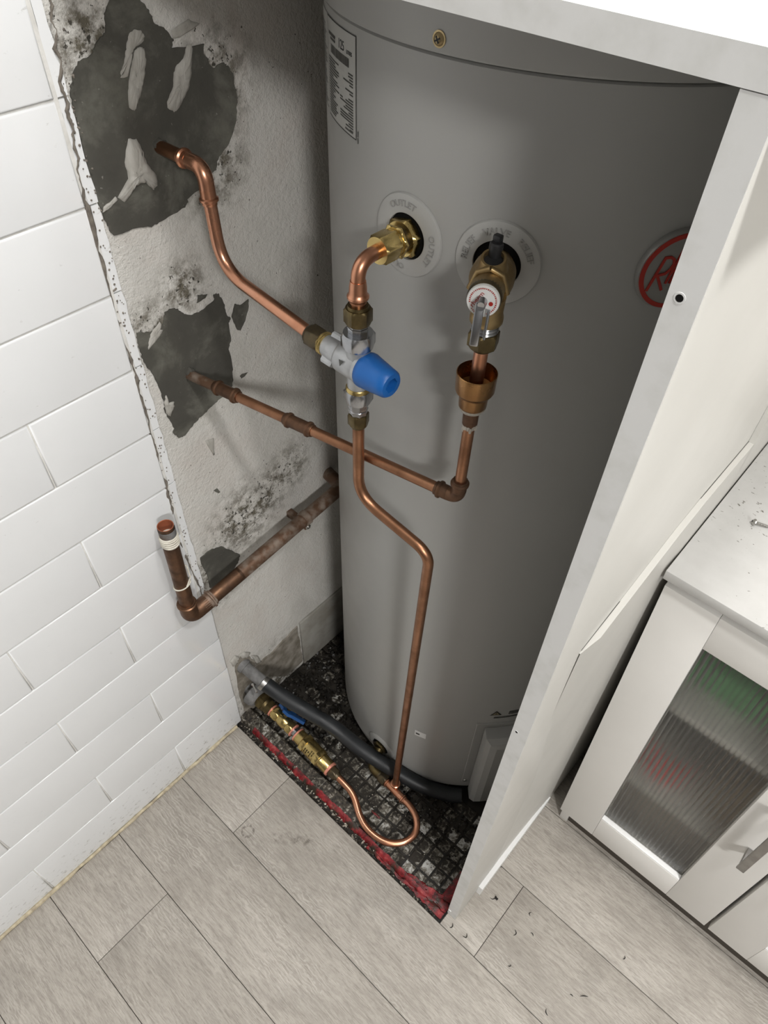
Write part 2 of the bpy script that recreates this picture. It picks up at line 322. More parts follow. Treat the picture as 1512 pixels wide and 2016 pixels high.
c = n.ramp(a, [(0.36, (0.022, 0.010, 0.008)), (0.48, (0.15, 0.011, 0.014)), (0.60, (0.30, 0.024, 0.028)), (0.75, (0.40, 0.16, 0.13))])
c = n.mix(n.ramp(big_, [(0.52, (0, 0, 0)), (0.61, (1, 1, 1))]), c, (0.035, 0.027, 0.019)); n.color(c); n.bump(a, 0.7, 0.002); n.rough(n.ramp(a, [(0.4, (0.28,) * 3), (0.6, (0.6,) * 3)]))
M['chips'] = noisy('plaster_chips', (0.45, 0.41, 0.34), (0.035, 0.028, 0.02), 70, (0.6, 0.9), lo=0.40, hi=0.50)
# ribbed obscure glass
m = M['glass'] = mat('ribbed_obscure_glass', (0.80, 0.80, 0.77), 0.22); m.node_tree.nodes['Principled BSDF'].inputs['Transmission Weight'].default_value = 1.0; m.node_tree.nodes['Principled BSDF'].inputs['IOR'].default_value = 1.35

# ------------------------------------------------------------------ the setting
XP = -0.012          # face of the recess plaster
BACK = 0.66; RIGHT = 2.7; FRONT = -2.6
wl = structure('wall_left', MB().box(-0.15, XP, FRONT, BACK + 0.12, -0.06, CEIL), M['plaster'])
tag(wl, 'left wall, white subway tiles then bare patched plaster beside the tank')
wb = structure('wall_back', MB().box(-0.15, RIGHT + 0.12, BACK, BACK + 0.12, -0.06, CEIL), M['plaster']); tag(wb, 'back wall behind the grey tank and the cabinet')
structure('wall_right', MB().box(RIGHT, RIGHT + 0.12, FRONT, BACK, -0.06, CEIL), M['roomwall'])
structure('wall_front', MB().box(-0.15, RIGHT + 0.12, FRONT - 0.12, FRONT, -0.06, CEIL), M['roomwall'])
structure('ceiling', MB().box(-0.15, RIGHT + 0.12, FRONT - 0.12, BACK + 0.12, CEIL, CEIL + 0.08), M['ceiling'])

# tiles on the left wall
bed = MB(); bed.box(XP, -0.0022, FRONT, -0.016, -0.005, CEIL); build('tile_bed', bed, M['grout'], wl, smooth=False)
rows = [1.2148, 1.1196, 1.0248, 0.9276, 0.8301, 0.7313, 0.6325, 0.5323, 0.4310, 0.3284, 0.2241, 0.1143, 0.003]
rows = [1.2148 + 0.0955 * k for k in range(10, 0, -1)] + rows
G = 0.0011; LEN = 0.295
def tile_mesh(y0, y1, z0, z1, th=0.0035):
    b = 0.0016; x0 = -0.004; x1 = x0 + th + 0.0005
    v = [(x0, y0, z0), (x0, y1, z0), (x0, y1, z1), (x0, y0, z1), (x1 - 0.0011, y0, z0), (x1 - 0.0011, y1, z0), (x1 - 0.0011, y1, z1), (x1 - 0.0011, y0, z1),
         (x1 - 0.0002, y0 + b * .5, z0 + b * .5), (x1 - 0.0002, y1 - b * .5, z0 + b * .5), (x1 - 0.0002, y1 - b * .5, z1 - b * .5), (x1 - 0.0002, y0 + b * .5, z1 - b * .5),
         (x1, y0 + b * 1.3, z0 + b * 1.3), (x1, y1 - b * 1.3, z0 + b * 1.3), (x1, y1 - b * 1.3, z1 - b * 1.3), (x1, y0 + b * 1.3, z1 - b * 1.3)]
    f = [(12, 13, 14, 15)]
    for a in (0, 4, 8):
        f += [(a + i, a + (i + 1) % 4, a + 4 + (i + 1) % 4, a + 4 + i) for i in range(4)]
    return MB().add(v, f)
for k in range(len(rows) - 1):
    z1, z0 = rows[k] - G, rows[k + 1] + G
    even = (k - 10) % 2 == 1                      # rows whose joint falls at the first upright line
    edge = -0.0205 if z0 > 0.40 else -0.0045
    ys = [edge]
    j = (-0.1536 if even else -0.2925)
    if z0 > 1.7: continue
    while ys[-1] > -1.45: ys.append(j); j -= LEN
    for a, b_ in zip(ys[:-1], ys[1:]):
        hi = a - (G if a != edge else 0); lo_ = b_ + G
        build('wall_tile', tile_mesh(lo_, hi, z0, z1), M['tile'], wl, angle=80)
# ragged strip of cut tile between the main field and the plaster
random.seed(11)
for k in range(len(rows) - 1):
    z1, z0 = rows[k], rows[k + 1]
    if z0 < 0.40 or z0 > 1.5: continue
    nn = 7; out = []
    for i in range(nn + 1): out.append((0, -0.0165 + random.uniform(-0.0012, 0.0012), z0 + (z1 - z0 - 0.002) * i / nn + 0.001))
    for i in range(nn, -1, -1): out.append((0, -0.0052 + random.uniform(-0.0012, 0.0008), z0 + (z1 - z0 - 0.002) * i / nn + 0.001))
    build('cut_tile_strip', MB().poly([(XP + 0.0005, q[1], q[2]) for q in out], (1, 0, 0), 0.0088), M['tile'], wl, smooth=False)
bed2 = MB().box(XP, -0.0055, -0.017, -0.006, 0.02, 1.6); build('render_edge', bed2, M['filler'], wl, smooth=False)
# crumbly mortar line where the tile was cut off
ck = [(100, 0), (112, 96), (128, 192), (150, 300), (170, 409), (218, 583), (265, 730), (298, 854), (328, 965), (352, 1065), (395, 1165), (405, 1190)]
pts = []; wob = 0.0
for i in range(len(ck) - 1):
    for t in range(16):
        u = ck[i][0] + (ck[i + 1][0] - ck[i][0]) * t / 16; vv = ck[i][1] + (ck[i + 1][1] - ck[i][1]) * t / 16
        wob = wob * 0.8 + random.gauss(0, 0.0007); p_ = at(u, vv, 0, 0.0002); p_.y += wob + 0.001; p_.x = -0.0012 + wob * 0.4; pts.append(p_)
rad = []; r_ = 0.002
for _ in pts: r_ = min(0.0030, max(0.0006, r_ + random.gauss(0, 0.0007))); rad.append(r_ * (0.55 if len(rad) < 64 else 1.0))
cr = build('mortar_crack', MB().tube(pts, rad, 8), M['mortar'], wl); cr['label'] = 'brown crumbled mortar line along the cut tile edge'
# bits of mortar scattered along the strip
sp = MB()
for i in range(170):
    p_ = pts[random.randrange(20, len(pts))]; yy = p_.y + random.uniform(0.002, 0.013); zz = p_.z + random.uniform(-0.03, 0.03); r_ = random.uniform(0.0005, 0.0016)
    sp.lathe((-0.0028, yy, zz), (1, random.uniform(-.3, .3), random.uniform(-.3, .3)), [(0, r_), (0.0012, r_ * 0.5)], 5)
o = build('mortar_crumbs', sp, M['mortar'], wl, smooth=False); o['kind'] = 'stuff'

def ragged(px, ax, val, jit=0.0009, n=5):
    P = [at(u, v_, ax, val) for u, v_ in px]; out = []
    for i in range(len(P)):
        a, b_ = P[i], P[(i + 1) % len(P)]
        for t in range(n):
            q = a.lerp(b_, t / n)
            if t: q += Vector((0, random.uniform(-jit, jit), random.uniform(-jit, jit)))
            out.append(q)
    return out
def sc(pts, ox, oy, k): return [(ox + a / k, oy + b_ / k) for a, b_ in pts]
patchA = sc([(440, 60), (465, 0), (462, -70), (600, -70), (592, 0), (630, 40), (655, 100), (700, 125), (735, 165), (725, 205), (865, 185), (862, 225), (905, 290), (950, 265), (988, 310), (1005, 420), (1002, 510), (970, 610), (928, 665), (915, 725), (880, 735), (862, 790), (800, 840), (785, 880), (700, 930), (640, 965), (560, 972), (482, 1000), (455, 960), (425, 880), (385, 780), (345, 610), (312, 470), (295, 390), (305, 330), (330, 260), (388, 228), (402, 190), (440, 140), (448, 105)], 0, 0, 2.16)
patchB = sc([(50, 600), (200, 585), (330, 560), (380, 480), (400, 340), (470, 300), (560, 300), (640, 370), (750, 375), (880, 310), (1010, 200), (1010, 120), (1070, 110), (1130, 230), (1160, 350), (1215, 420), (1190, 470), (1220, 700), (1190, 800), (1240, 1020), (1250, 1180), (1220, 1290), (1090, 1410), (980, 1510), (880, 1610), (760, 1720), (650, 1870), (570, 1900), (500, 1830), (520, 1780), (440, 1650), (400, 1560), (390, 1440), (340, 1300), (270, 1140), (140, 960), (90, 800), (50, 660)], 260, 560, 6.3)
patchC = sc([(1270, 240), (1340, 255), (1440, 180), (1440, 290), (1400, 450), (1340, 570), (1300, 560), (1230, 400)], 260, 560, 6.3)
patchD = sc([(800, 230), (820, 130), (930, 120), (900, 170)], 260, 560, 6.3)
patchE = sc([(1335, 1135), (1360, 1110), (1430, 1090), (1390, 1140), (1355, 1165)], 260, 560, 6.3)
patchF = sc([(845, 740), (960, 650), (1100, 600), (1200, 640), (1330, 700), (1310, 800), (1230, 920), (1130, 1030), (1040, 1110), (960, 1110), (930, 960), (870, 840)], 260, 980, 6.3)
patchG = [(420, 966), (427, 961), (433, 968), (430, 971)]
for nm, px, th in (('cement_patch', patchA, 0.0016), ('cement_patch', patchB, 0.0014), ('cement_chip', patchC, 0.0009), ('cement_chip', patchD, 0.0008), ('cement_chip', patchE, 0.0008), ('cement_patch', patchF, 0.0018), ('cement_chip', patchG, 0.0008)):
    o = build(nm, MB().poly(ragged(px, 0, XP + 0.0002, 0.0011 if nm == 'cement_patch' else 0.0004), (1, 0, 0), th), M['cement'], wl, smooth=False)
    if nm == 'cement_patch': o['label'] = 'dark grey cement patch on the plaster'
# wipes of white filler over the cement
def smear(px, base=0.0018, hgt=0.0024, name='filler_smear', ma='filler', x0=XP):
    P = ragged(px, 0, x0 + base, 0.0007, 4); c = sum(P, Vector()) / len(P); n_ = len(P)
    v = list(P); f = []
    for lev, (k, h) in enumerate(((0.94, 0.45), (0.66, 0.8), (0.30, 0.75))):
        v += [c + (q - c) * k * random.uniform(0.97, 1.03) + Vector((hgt * h * random.uniform(0.6, 1.3), 0, 0)) for q in P]
    for l in range(3):
        f += [(l * n_ + i, l * n_ + (i + 1) % n_, (l + 1) * n_ + (i + 1) % n_, (l + 1) * n_ + i) for i in range(n_)]
    f.append(tuple(range(3 * n_, 4 * n_)))
    return build(name, MB().add(v, f), M[ma], wl, angle=170)
K = 5.04
smear(sc([(375, 330), (430, 290), (490, 300), (525, 355), (515, 400), (470, 400), (420, 470), (390, 560), (360, 760), (285, 770), (300, 690), (335, 560), (345, 470)], 180, 0, K))
smear(sc([(430, 500), (480, 465), (525, 480), (540, 580), (520, 760), (495, 900), (450, 1040), (430, 1100), (375, 1070), (362, 900), (370, 800), (400, 640)], 180, 0, K), hgt=0.004)
smear(sc([(945, 455), (990, 440), (1000, 560), (985, 760), (940, 930), (860, 1080), (820, 1115), (755, 1070), (750, 1010), (810, 860), (815, 720), (850, 640), (910, 580)], 180, 0, K), hgt=0.004)
smear(sc([(545, 590), (580, 590), (605, 640), (620, 690), (665, 745), (670, 790), (652, 808), (620, 775), (570, 790), (530, 860), (500, 840), (545, 760), (530, 690)], 0, 0, 2.16), hgt=0.005)
smear(sc([(440, 880), (490, 835), (500, 850), (460, 890), (435, 905)], 0, 0, 2.16), hgt=0.002)
smear(sc([(200, 810), (212, 690), (240, 600), (340, 460), (362, 500), (345, 560), (380, 560), (345, 640)], 260, 560, 6.3), hgt=0.002)
smear(sc([(395, 1470), (420, 1370), (430, 1480), (520, 1450), (520, 1520), (470, 1640), (420, 1600)], 260, 560, 6.3), hgt=0.003)
smear(sc([(725, 130), (800, 80), (850, 100), (765, 160), (735, 165)], 0, 0, 2.16), base=0.0003, hgt=0.002)
smear(sc([(360, 820), (440, 790), (450, 950), (440, 960)], 330, 700, 4.877), base=0.0002, hgt=0.0025)
smear([(300, 283), (312, 270), (326, 276), (330, 290), (322, 302), (306, 300)], hgt=0.006, ma='cement')
smear([(365, 735), (372, 722), (382, 726), (385, 738), (380, 752), (368, 750)], hgt=0.006, ma='cement')
# foot of the plaster: one old tile still on, broken render, hole around the pipes
b0 = at(584.5, 1225.8, 0, XP); b1 = at(598, 1305, 0, XP)
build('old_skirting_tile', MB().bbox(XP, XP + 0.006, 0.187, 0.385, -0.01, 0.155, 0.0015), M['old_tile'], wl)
o = build('broken_render', MB().poly(ragged([(536, 1283), (584, 1232), (594, 1300), (560, 1330), (505, 1330), (497, 1315), (515, 1300)], 0, XP + 0.0002, 0.002), (1, 0, 0), 0.003), M['rubble'], wl, smooth=False)
o = build('dark_break_out', MB().poly(ragged([(462, 1312), (468, 1297), (486, 1290), (500, 1300), (505, 1330), (520, 1360), (500, 1395), (480, 1400), (470, 1360)], 0, XP + 0.0005, 0.002), (1, 0, 0), 0.0012), M['rubble'], wl, smooth=False)
for pxs in ([(452, 1303), (462, 1290), (470, 1292), (466, 1304), (458, 1312)], [(470, 1290), (480, 1283), (492, 1284), (488, 1292), (476, 1296)], [(494, 1290), (506, 1290), (514, 1302), (504, 1306)]): smear(pxs, base=0.0004, hgt=0.006, ma='filler')
# yellowed bead between tiles and floor
o = tag(structure('trim_1', MB().tube([(0.002 + random.uniform(-.0006, .0006), -1.6 + i * 0.02, 0.002 + random.uniform(-.0008, .0008)) for i in range(80)], [random.uniform(0.0028, 0.0048) for _ in range(80)], 8), M['caulk']), 'yellowed caulk bead between white tiles and wood floor')

# plank floor
fl = structure('floor', MB().box(-0.02, RIGHT, FRONT, -0.019, -0.06, -0.003).box(0.556, RIGHT, -0.019, BACK, -0.06, -0.003), M['plinth'], smooth=False); tag(fl, 'grey oak vinyl plank floor')
seams = [0.662, 0.436, 0.287, 0.1355, -0.0174, -0.1662, -0.3148, -0.4612, -0.61, -0.76, -0.91, -1.06, -1.21]
ends = {3: [0.556, 0.634, 1.85, 2.7], 4: None}
def plank(x0, x1, y0, y1):
    g = 0.0005; return MB().bbox(x0 + g, x1 - g, y0 + g, y1 - g, -0.004, 0.0, 0.0007)
for i in range(len(seams) - 1):
    y1, y0 = seams[i], seams[i + 1]
    if y0 > -0.018:
        xs = {0: [0.576, 1.3, 2.5], 1: [0.576, 1.1, 2.3], 2: [0.557, 1.45, 2.7], 3: [0.557, 0.634, 1.85, 2.7]}[i]
    else:
        xs = {4: [0.004, 0.164, 1.385, 2.6], 5: [0.004, 0.86, 2.08, 2.7], 6: [0.004, 0.158, 1.376, 2.6]}.get(i, [0.004, 0.3 + 0.37 * (i % 3), 1.5 + 0.37 * (i % 3), 2.7])
    for a, b_ in zip(xs[:-1], xs[1:]): build('plank', plank(a, b_, y0, y1), M['plank'], fl)

# mosaic floor of the recess
FA = -0.014
fa = structure('floor_recess', MB().box(XP, 0.556, -0.019, BACK, -0.06, FA), M['mud'], smooth=False); tag(fa, 'dirty mosaic tile floor under the water heater')
P = 0.0265; ox, oy = 0.466, 0.057
random.seed(5); mes = {}
def mos(seed, ma):
    b = MB(); h = 0.0109
    v = [(-h, -h, 0), (h, -h, 0), (h, h, 0), (-h, h, 0), (-h, -h, .0022), (h, -h, .0022), (h, h, .0022), (-h, h, .0022), (-h + .0012, -h + .0012, .003), (h - .0012, -h + .0012, .003), (h - .0012, h - .0012, .003), (-h + .0012, h - .0012, .003)]
    b.add(v, [(8, 9, 10, 11)] + [(a + i, a + (i + 1) % 4, a + 4 + (i + 1) % 4, a + 4 + i) for a in (0, 4) for i in range(4)]); return b
proto = {}
for ma in ('mosaic', 'mosaic_dirty'):
    me = bpy.data.meshes.new('mosaic_tile'); b = mos(0, ma); me.from_pydata(b.v, [], b.f); me.materials.append(M[ma]); me.update(); proto[ma] = me
TC = Vector((0.2738, 0.3919, 0)); TR = 0.2507
for i in range(-18, 4):
    for j in range(-2, 22):
        x = ox + (i + .5) * P; y = oy + (j + .5) * P
        if x < XP + 0.012 or x > 0.545 or y < -0.0 or y > 0.5: continue
        if (Vector((x, y, 0)) - TC).length < TR - 0.05: continue
        if y > 0.20 and x > 0.40: continue
        if y < 0.034 and x < 0.355: continue
        if 0.1 < y < 0.21 and x < 0.09 and random.random() < 0.75: continue
        d = 'mosaic_dirty' if ((y > 0.11 and x < 0.25) or (0.33 < x and 0.10 < y < 0.22) or (0.2 < x < 0.33 and y > 0.06 and random.random() < .6)) and random.random() < 0.8 else 'mosaic'
        o = bpy.data.objects.new('mosaic_tile', proto[d]); COL.objects.link(o); o.parent = fa
        o.location = (x + random.uniform(-.0006, .0006), y + random.uniform(-.0006, .0006), FA - 0.0008 + random.uniform(-.0005, .0004)); o.rotation_euler = (random.uniform(-.02, .02), random.uniform(-.02, .02), random.uniform(-.03, .03))
# front kerb with red membrane paint and loose debris
random.seed(3)
def strip(x0, x1, ya, yb, za, zb, nx, prof, jit):
    v = []; f = []; m_ = len(prof)
    for i in range(nx + 1):
        x = x0 + (x1 - x0) * i / nx; tap = min(1, (1 - i / nx) * 6, 1)
        for j, (py, pz) in enumerate(prof): v.append((x, py + random.uniform(-jit, jit), FA + (pz - FA) * (0.25 + 0.75 * tap) + random.uniform(-jit, jit) * 0.5))
    for i in range(nx):
        for j in range(m_ - 1): f.append((i * m_ + j, (i + 1) * m_ + j, (i + 1) * m_ + j + 1, i * m_ + j + 1))
    return MB().add(v, f)
kb = build('kerb', strip(XP, 0.36, 0, 0, 0, 0, 60, [(-0.004, FA), (-0.001, -0.009), (0.004, -0.004), (0.014, -0.001), (0.026, 0.001), (0.030, -0.003), (0.0325, FA)], 0.0011), M['kerb'], fa); kb['label'] = 'low mortar kerb along the recess front'
for i in range(12):
    x = 0.028 + i * P
    if i not in (0, 1, 2, 4, 7): continue
    o = bpy.data.objects.new('mosaic_tile', proto['mosaic']); COL.objects.link(o); o.parent = fa; o.location = (x, 0.0165, -0.0012); o.rotation_euler = (0.03, 0.02, 0.03)
rp = build('red_paint_stripe', strip(0.03, 0.535, 0, 0, 0, 0, 70, [(-0.0045, FA + 0.001), (-0.0020, -0.0085), (0.0035, -0.0030), (0.0065, -0.0022)], 0.0013), M['redpaint'], fa); rp['label'] = 'worn red paint along the kerb'
v = []; f = []; nx, ny = 26, 12
for i in range(nx + 1):
    for j in range(ny + 1):
        x = 0.37 + 0.183 * i / nx; k = max(0.25, (i / nx)); y = -0.010 + (0.042 * k + 0.004) * j / ny
        v.append((x, y + random.uniform(-.002, .002), FA + 0.0024 + random.uniform(0, 0.0022) + (0.003 if j < 4 else 0) - (0.0045 if j >= ny - 1 else 0)))
for i in range(nx):
    for j in range(ny): a = i * (ny + 1) + j; f.append((a, a + ny + 1, a + ny + 2, a + 1))
build('red_paint_spill', MB().add(v, f), M['redpaint'], fa)
v = []; f = []
for i in range(9):
    for j in range(9): v.append((0.530 + 0.024 * i / 8, 0.02 + 0.06 * j / 8, FA + 0.0025 + random.uniform(0, .003) + 0.02 * (i / 8) ** 3))
for i in range(8):
    for j in range(8): a = i * 9 + j; f.append((a, a + 9, a + 10, a + 1))
build('red_paint_spill', MB().add(v, f), M['redpaint'], fa)
b = MB().bbox(0.330, 0.352, 0.0465, 0.0505, FA + 0.002, FA + 0.0045, 0.0008); build('red_paint_fleck', b, M['redpaint'], fa)
def chips(name, n_, fx, fy, ma, r0=0.0006, r1=0.0026, z=FA):
    b = MB()
    for i in range(n_):
        x, y = fx(), fy(); r_ = random.uniform(r0, r1); ax = Vector((random.uniform(-1, 1), random.uniform(-1, 1), random.uniform(0.4, 1))).normalized()
        b.lathe((x, y, z + random.uniform(0, 0.003)), ax, [(0, r_ * random.uniform(.6, 1.2)), (r_ * random.uniform(0.5, 1.2), r_ * random.uniform(0.3, 0.9))], random.choice((4, 5, 6)), rot=random.uniform(0, 6))
    o = build(name, b, M[ma], fa, smooth=False); o['kind'] = 'stuff'; return o
chips('debris_in_gap', 850, lambda: random.uniform(0.0, 0.545), lambda: random.uniform(-0.0168, -0.003), 'chips', 0.0006, 0.0028)
chips('loose_grit', 420, lambda: random.uniform(0.0, 0.5), lambda: min(0.20, 0.0 + abs(random.gauss(0.06, 0.05))), 'chips', 0.0004, 0.0016, FA + 0.002)
chips('black_dirt', 900, lambda: random.uniform(-0.01, 0.20), lambda: random.uniform(0.08, 0.30), 'mud', 0.001, 0.006, FA + 0.001)
chips('black_dirt', 240, lambda: random.uniform(0.33, 0.53), lambda: random.uniform(0.08, 0.17), 'mud', 0.001, 0.005, FA + 0.001)

# ceiling lamps (out of view), the third an added fill
for i, (lx, ly, pw) in enumerate(LAMPS):
    t = thing('downlight', ['recessed round downlight above the cabinet side', 'recessed round downlight above the tiled wall side', 'added fill downlight at the right of the room', 'recessed round downlight above the white worktop'][i], 'ceiling light', (lx, ly, CEIL - 0.02), 'recessed ceiling downlights')
    build('trim_ring', MB().lathe((lx, ly, CEIL), (0, 0, -1), [(0, 0.09), (0.006, 0.09), (0.012, 0.075), (0.012, 0.070), (0.004, 0.068)], 32, True, False), M['ceiling'], t)
    build('diffuser', MB().lathe((lx, ly, CEIL - 0.004), (0, 0, -1), [(0, 0.068), (0.004, 0.066)], 32), M['lampface'], t)

# ------------------------------------------------------------------ worktop board and side panel
PX0, PX1 = 0.5555, 0.574
ct = thing('worktop_board', 'white laminate worktop board over the tank recess', 'worktop', (0.0, 0.006, 1.3435))
b = MB().bbox(XP + 0.001, 0.618, 0.0065, BACK - 0.001, 1.3440, 1.3600, 0.0012); build('board', b, M['white_top'], ct)
b = MB().box(XP + 0.001, 0.618, 0.0052, 0.0066, 1.3436, 1.3590); build('edge_band', b, M['white_edge'], ct, smooth=False)['label'] = 'white front edge band'
b = MB()
for i in range(9):
    x = 0.262 + i * 0.007 + random.uniform(-.002, .002); b.lathe((x, 0.0060, 1.3432), (random.uniform(-.2, .2), -0.2, -1), [(0, random.uniform(.001, .0028)), (0.0013, 0.0006)], 6)
o = build('chipped_edge', b, M['chips'], ct, smooth=False); o['label'] = 'chipped particleboard showing at the lower edge'

sp_ = thing('side_panel', 'tall white panel between the water heater and the cabinet', 'panel', (0.565, 0.3, 0.0))
b = MB().bbox(PX0, PX1, 0.0066, BACK - 0.002, 0.0005, 1.3432, 0.0006); build('board', b, M['cream'], sp_)
b = MB().box(PX0 + 0.0004, PX1 - 0.0004, 0.0056, 0.0067, 0.001, 1.343); build('edge_band', b, M['white_edge'], sp_, smooth=False)['label'] = 'scuffed pale grey front edge'
# thin lining board on the cabinet side: low in front, full height at the back
th = 0.0068; T0 = PX1 + 0.0002; b = MB()
b = MB()
ycol = [0.064, 0.09, 0.13, 0.18, 0.24, 0.30, 0.37, 0.436]; zrow = [0.0, 0.18, 0.36, 0.52, 0.66, 0.76, 0.815, 1.0]
def ztop(y): return 0.846 + 0.035 * min(1, (y - 0.064) / 0.2) - 0.005 * max(0, (y - 0.30) / 0.136)
def thk(y, k):
    f_ = min(1, max(0, (k - 0.36) / 0.5)) ** 2 if y < 0.3 else 1; g_ = min(1, (y - 0.064) / 0.24)
    return -0.0006 + (th + 0.0006) * max(f_ if k > 0.99 else f_ * g_, g_ * g_ * 0.9)
grid = []
for y in ycol: grid.append([(T0 + (thk(y, k) if k < 1 else th * (1 if y > 0.07 else 0.15)), y, 0.001 + (ztop(y) - 0.001) * k) for k in zrow])
m_ = len(zrow); v = [q for c_ in grid for q in c_]; f = [(a * m_ + c_, (a + 1) * m_ + c_, (a + 1) * m_ + c_ + 1, a * m_ + c_ + 1) for a in range(len(ycol) - 1) for c_ in range(m_ - 1)]
o0 = len(v); v += [(T0, y, ztop(y)) for y in ycol]; f += [(a * m_ + m_ - 1, (a + 1) * m_ + m_ - 1, o0 + a + 1, o0 + a) for a in range(len(ycol) - 1)]
b.add(v, f); b.box(T0, T0 + th, 0.4345, 0.655, 0.001, 1.3425)
o = build('lining_board', b, M['cream'], sp_, angle=50, recalc=False); o['label'] = 'thin white lining board stepped along its top'
b = MB()
for (y, z0, y1, z1) in ((0.066, 0.849, 0.30, 0.881), (0.30, 0.881, 0.436, 0.877)):
    b.add([(T0, y, z0), (T0 + 0.0006, y, z0), (T0 + 0.0006, y1, z1), (T0, y1, z1)], [(0, 1, 2, 3)])
build('dark_joint', b, M['ink_grey'], sp_, smooth=False)
v = []
b = MB(); pr = [(0.068, 0.0005), (0.070, 0.030), (0.295, 0.030), (0.295, 0.0005)]
b.poly([(T0, y, z) for y, z in pr], (1, 0, 0), 0.0085); build('floor_strip', b, M['white_top'], sp_, smooth=False)['label'] = 'low white strip along the foot of the panel'
for (u, v_) in ((1338, 587), (1017, 1441)):
    q = at(u, v_, 1, 0.0056); r_ = 0.0022 if v_ < 700 else 0.0016
    build('screw_hole', MB().lathe((q.x, 0.0058, q.z), (0, -1, 0), [(0, r_ * 1.5), (0.0005, r_ * 1.45), (0.0005, r_)], 16, True, False).lathe((q.x, 0.0058, q.z), (0, -1, 0), [(0, r_), (0.0003, r_)], 16), M['white_edge'], sp_)
    build('hole_bore', MB().lathe((q.x, 0.0058, q.z), (0, -1, 0), [(0, r_), (0.0006, r_ * 0.9)], 14), M['hole'], sp_)
q = at(883, 1797, 1, 0.0056); build('pin_head', MB().bbox(q.x - 0.002, q.x + 0.004, 0.0046, 0.0058, 0.022, 0.0255, 0.0006), M['white_top'], sp_)

# ------------------------------------------------------------------ storage cabinet
RK = 0.033
def rack(b):
    for q in b.v: q.x -= RK * (q.z - 0.07)
    return b
CX0 = 0.6105; DW = 0.2905; GAP = 0.0065; DY = 0.270; DT = 0.018
cb = thing('storage_cabinet', 'pale grey cabinet with ribbed glass doors and white top', 'cabinet', (CX0 + DW, 0.4, 0.0))
CR = CX0 + 2 * DW + GAP
build('side', rack(MB().bbox(CX0 + 0.001, CX0 + 0.017, DY + DT + 0.001, 0.585, 0.0, 0.779, 0.0006)), M['cab'], cb)
build('side', rack(MB().bbox(CR - 0.017, CR - 0.001, DY + DT + 0.001, 0.585, 0.0, 0.779, 0.0006)), M['cab'], cb)
build('bottom', rack(MB().box(CX0 + 0.017, CR - 0.017, DY + DT + 0.003, 0.58, 0.075, 0.091)), M['inside'], cb)
build('back', rack(MB().box(CX0 + 0.017, CR - 0.017, 0.579, 0.584, 0.075, 0.779)), M['inside'], cb)
build('plinth', rack(MB().box(CX0 + 0.012, CR - 0.012, DY + DT + 0.006, DY + DT + 0.02, 0.0005, 0.075)), M['plinth'], cb, smooth=False)
build('top', rack(MB().bbox(CX0 - 0.004, CR + 0.006, DY - 0.010, 0.59, 0.7825, 0.7975, 0.0012)), M['cab_top'], cb)['label'] = 'white cabinet top with a thin front edge'
for z in (0.285, 0.525): build('shelf', rack(MB().bbox(CX0 + 0.018, CR - 0.018, DY + DT + 0.012, 0.577, z - 0.016, z, 0.001)), M['white_board'], cb)
def door(x0, hinge_left):
    x1 = x0 + DW; z0, z1 = 0.0715, 0.7635; sw = 0.069; gx0, gx1, gz0, gz1 = x0 + sw, x1 - sw - 0.003, 0.148, 0.700
    d = build('door', rack(MB().bbox(x0, gx0, DY, DY + DT, z0, z1, 0.0008)), M['cab'], cb)
    build('stile', rack(MB().bbox(gx1, x1, DY, DY + DT, z0, z1, 0.0008)), M['cab'], d)
    build('rail', rack(MB().bbox(gx0 + .0003, gx1 - .0003, DY + 0.0003, DY + DT, z0, gz0, 0.0006)), M['cab'], d)
    build('rail', rack(MB().bbox(gx0 + .0003, gx1 - .0003, DY + 0.0003, DY + DT, gz1, z1, 0.0006)), M['cab'], d)
    # ribbed pane: flat outside, half-round flutes inside
    nr = 22; pr = []
    for i in range(nr):
        a = gx0 - 0.004 + (gx1 - gx0 + 0.008) * i / nr; w_ = (gx1 - gx0 + 0.008) / nr
        for k in range(5):
            t = k / 5; pr.append((a + w_ * t, DY + 0.0135 + 0.0012 * math.sin(math.pi * t)))
    pr.append((gx1 + 0.004, DY + 0.0135)); n_ = len(pr)
    v = [(x, y, gz0 - 0.004) for x, y in pr] + [(x, y, gz1 + 0.004) for x, y in pr]; f = [(i, i + 1, n_ + i + 1, n_ + i) for i in range(n_ - 1)]
    o_ = len(v); v += [(gx0 - 0.004, DY + 0.0105, gz0 - 0.004), (gx1 + 0.004, DY + 0.0105, gz0 - 0.004), (gx1 + 0.004, DY + 0.0105, gz1 + 0.004), (gx0 - 0.004, DY + 0.0105, gz1 + 0.004)]
    f += [(o_, o_ + 1, o_ + 2, o_ + 3), (0, o_, o_ + 3, n_), (n_ - 1, 2 * n_ - 1, o_ + 2, o_ + 1)] + [(o_ + 1, o_) + tuple(range(0, n_))][0:0]
    build('glass_pane', rack(MB().add(v, f)), M['glass'], d, angle=50)
    build('glass_bead', rack(MB().bbox(gx0 + 0.0005, gx1 - 0.0005, DY + 0.0008, DY + 0.0098, gz0 - 0.001, gz0 + 0.0035, 0.0004)), M['white_top'], d)['label'] = 'white ledge under the glass'
    hx = x1 - 0.034 if hinge_left else x0 + 0.034; h0, h1 = 0.363, 0.525
    hb = MB().bbox(hx - 0.0058, hx + 0.0058, DY - 0.030, DY - 0.026, h0, h1, 0.0008)
    for z in (h0 + 0.012, h1 - 0.012): hb.bbox(hx - 0.0055, hx + 0.0055, DY - 0.026, DY - 0.0005, z - 0.006, z + 0.006, 0.001)
    build('handle', rack(hb), M['handle'], d)
door(CX0, True); door(CX0 + DW + GAP, False)
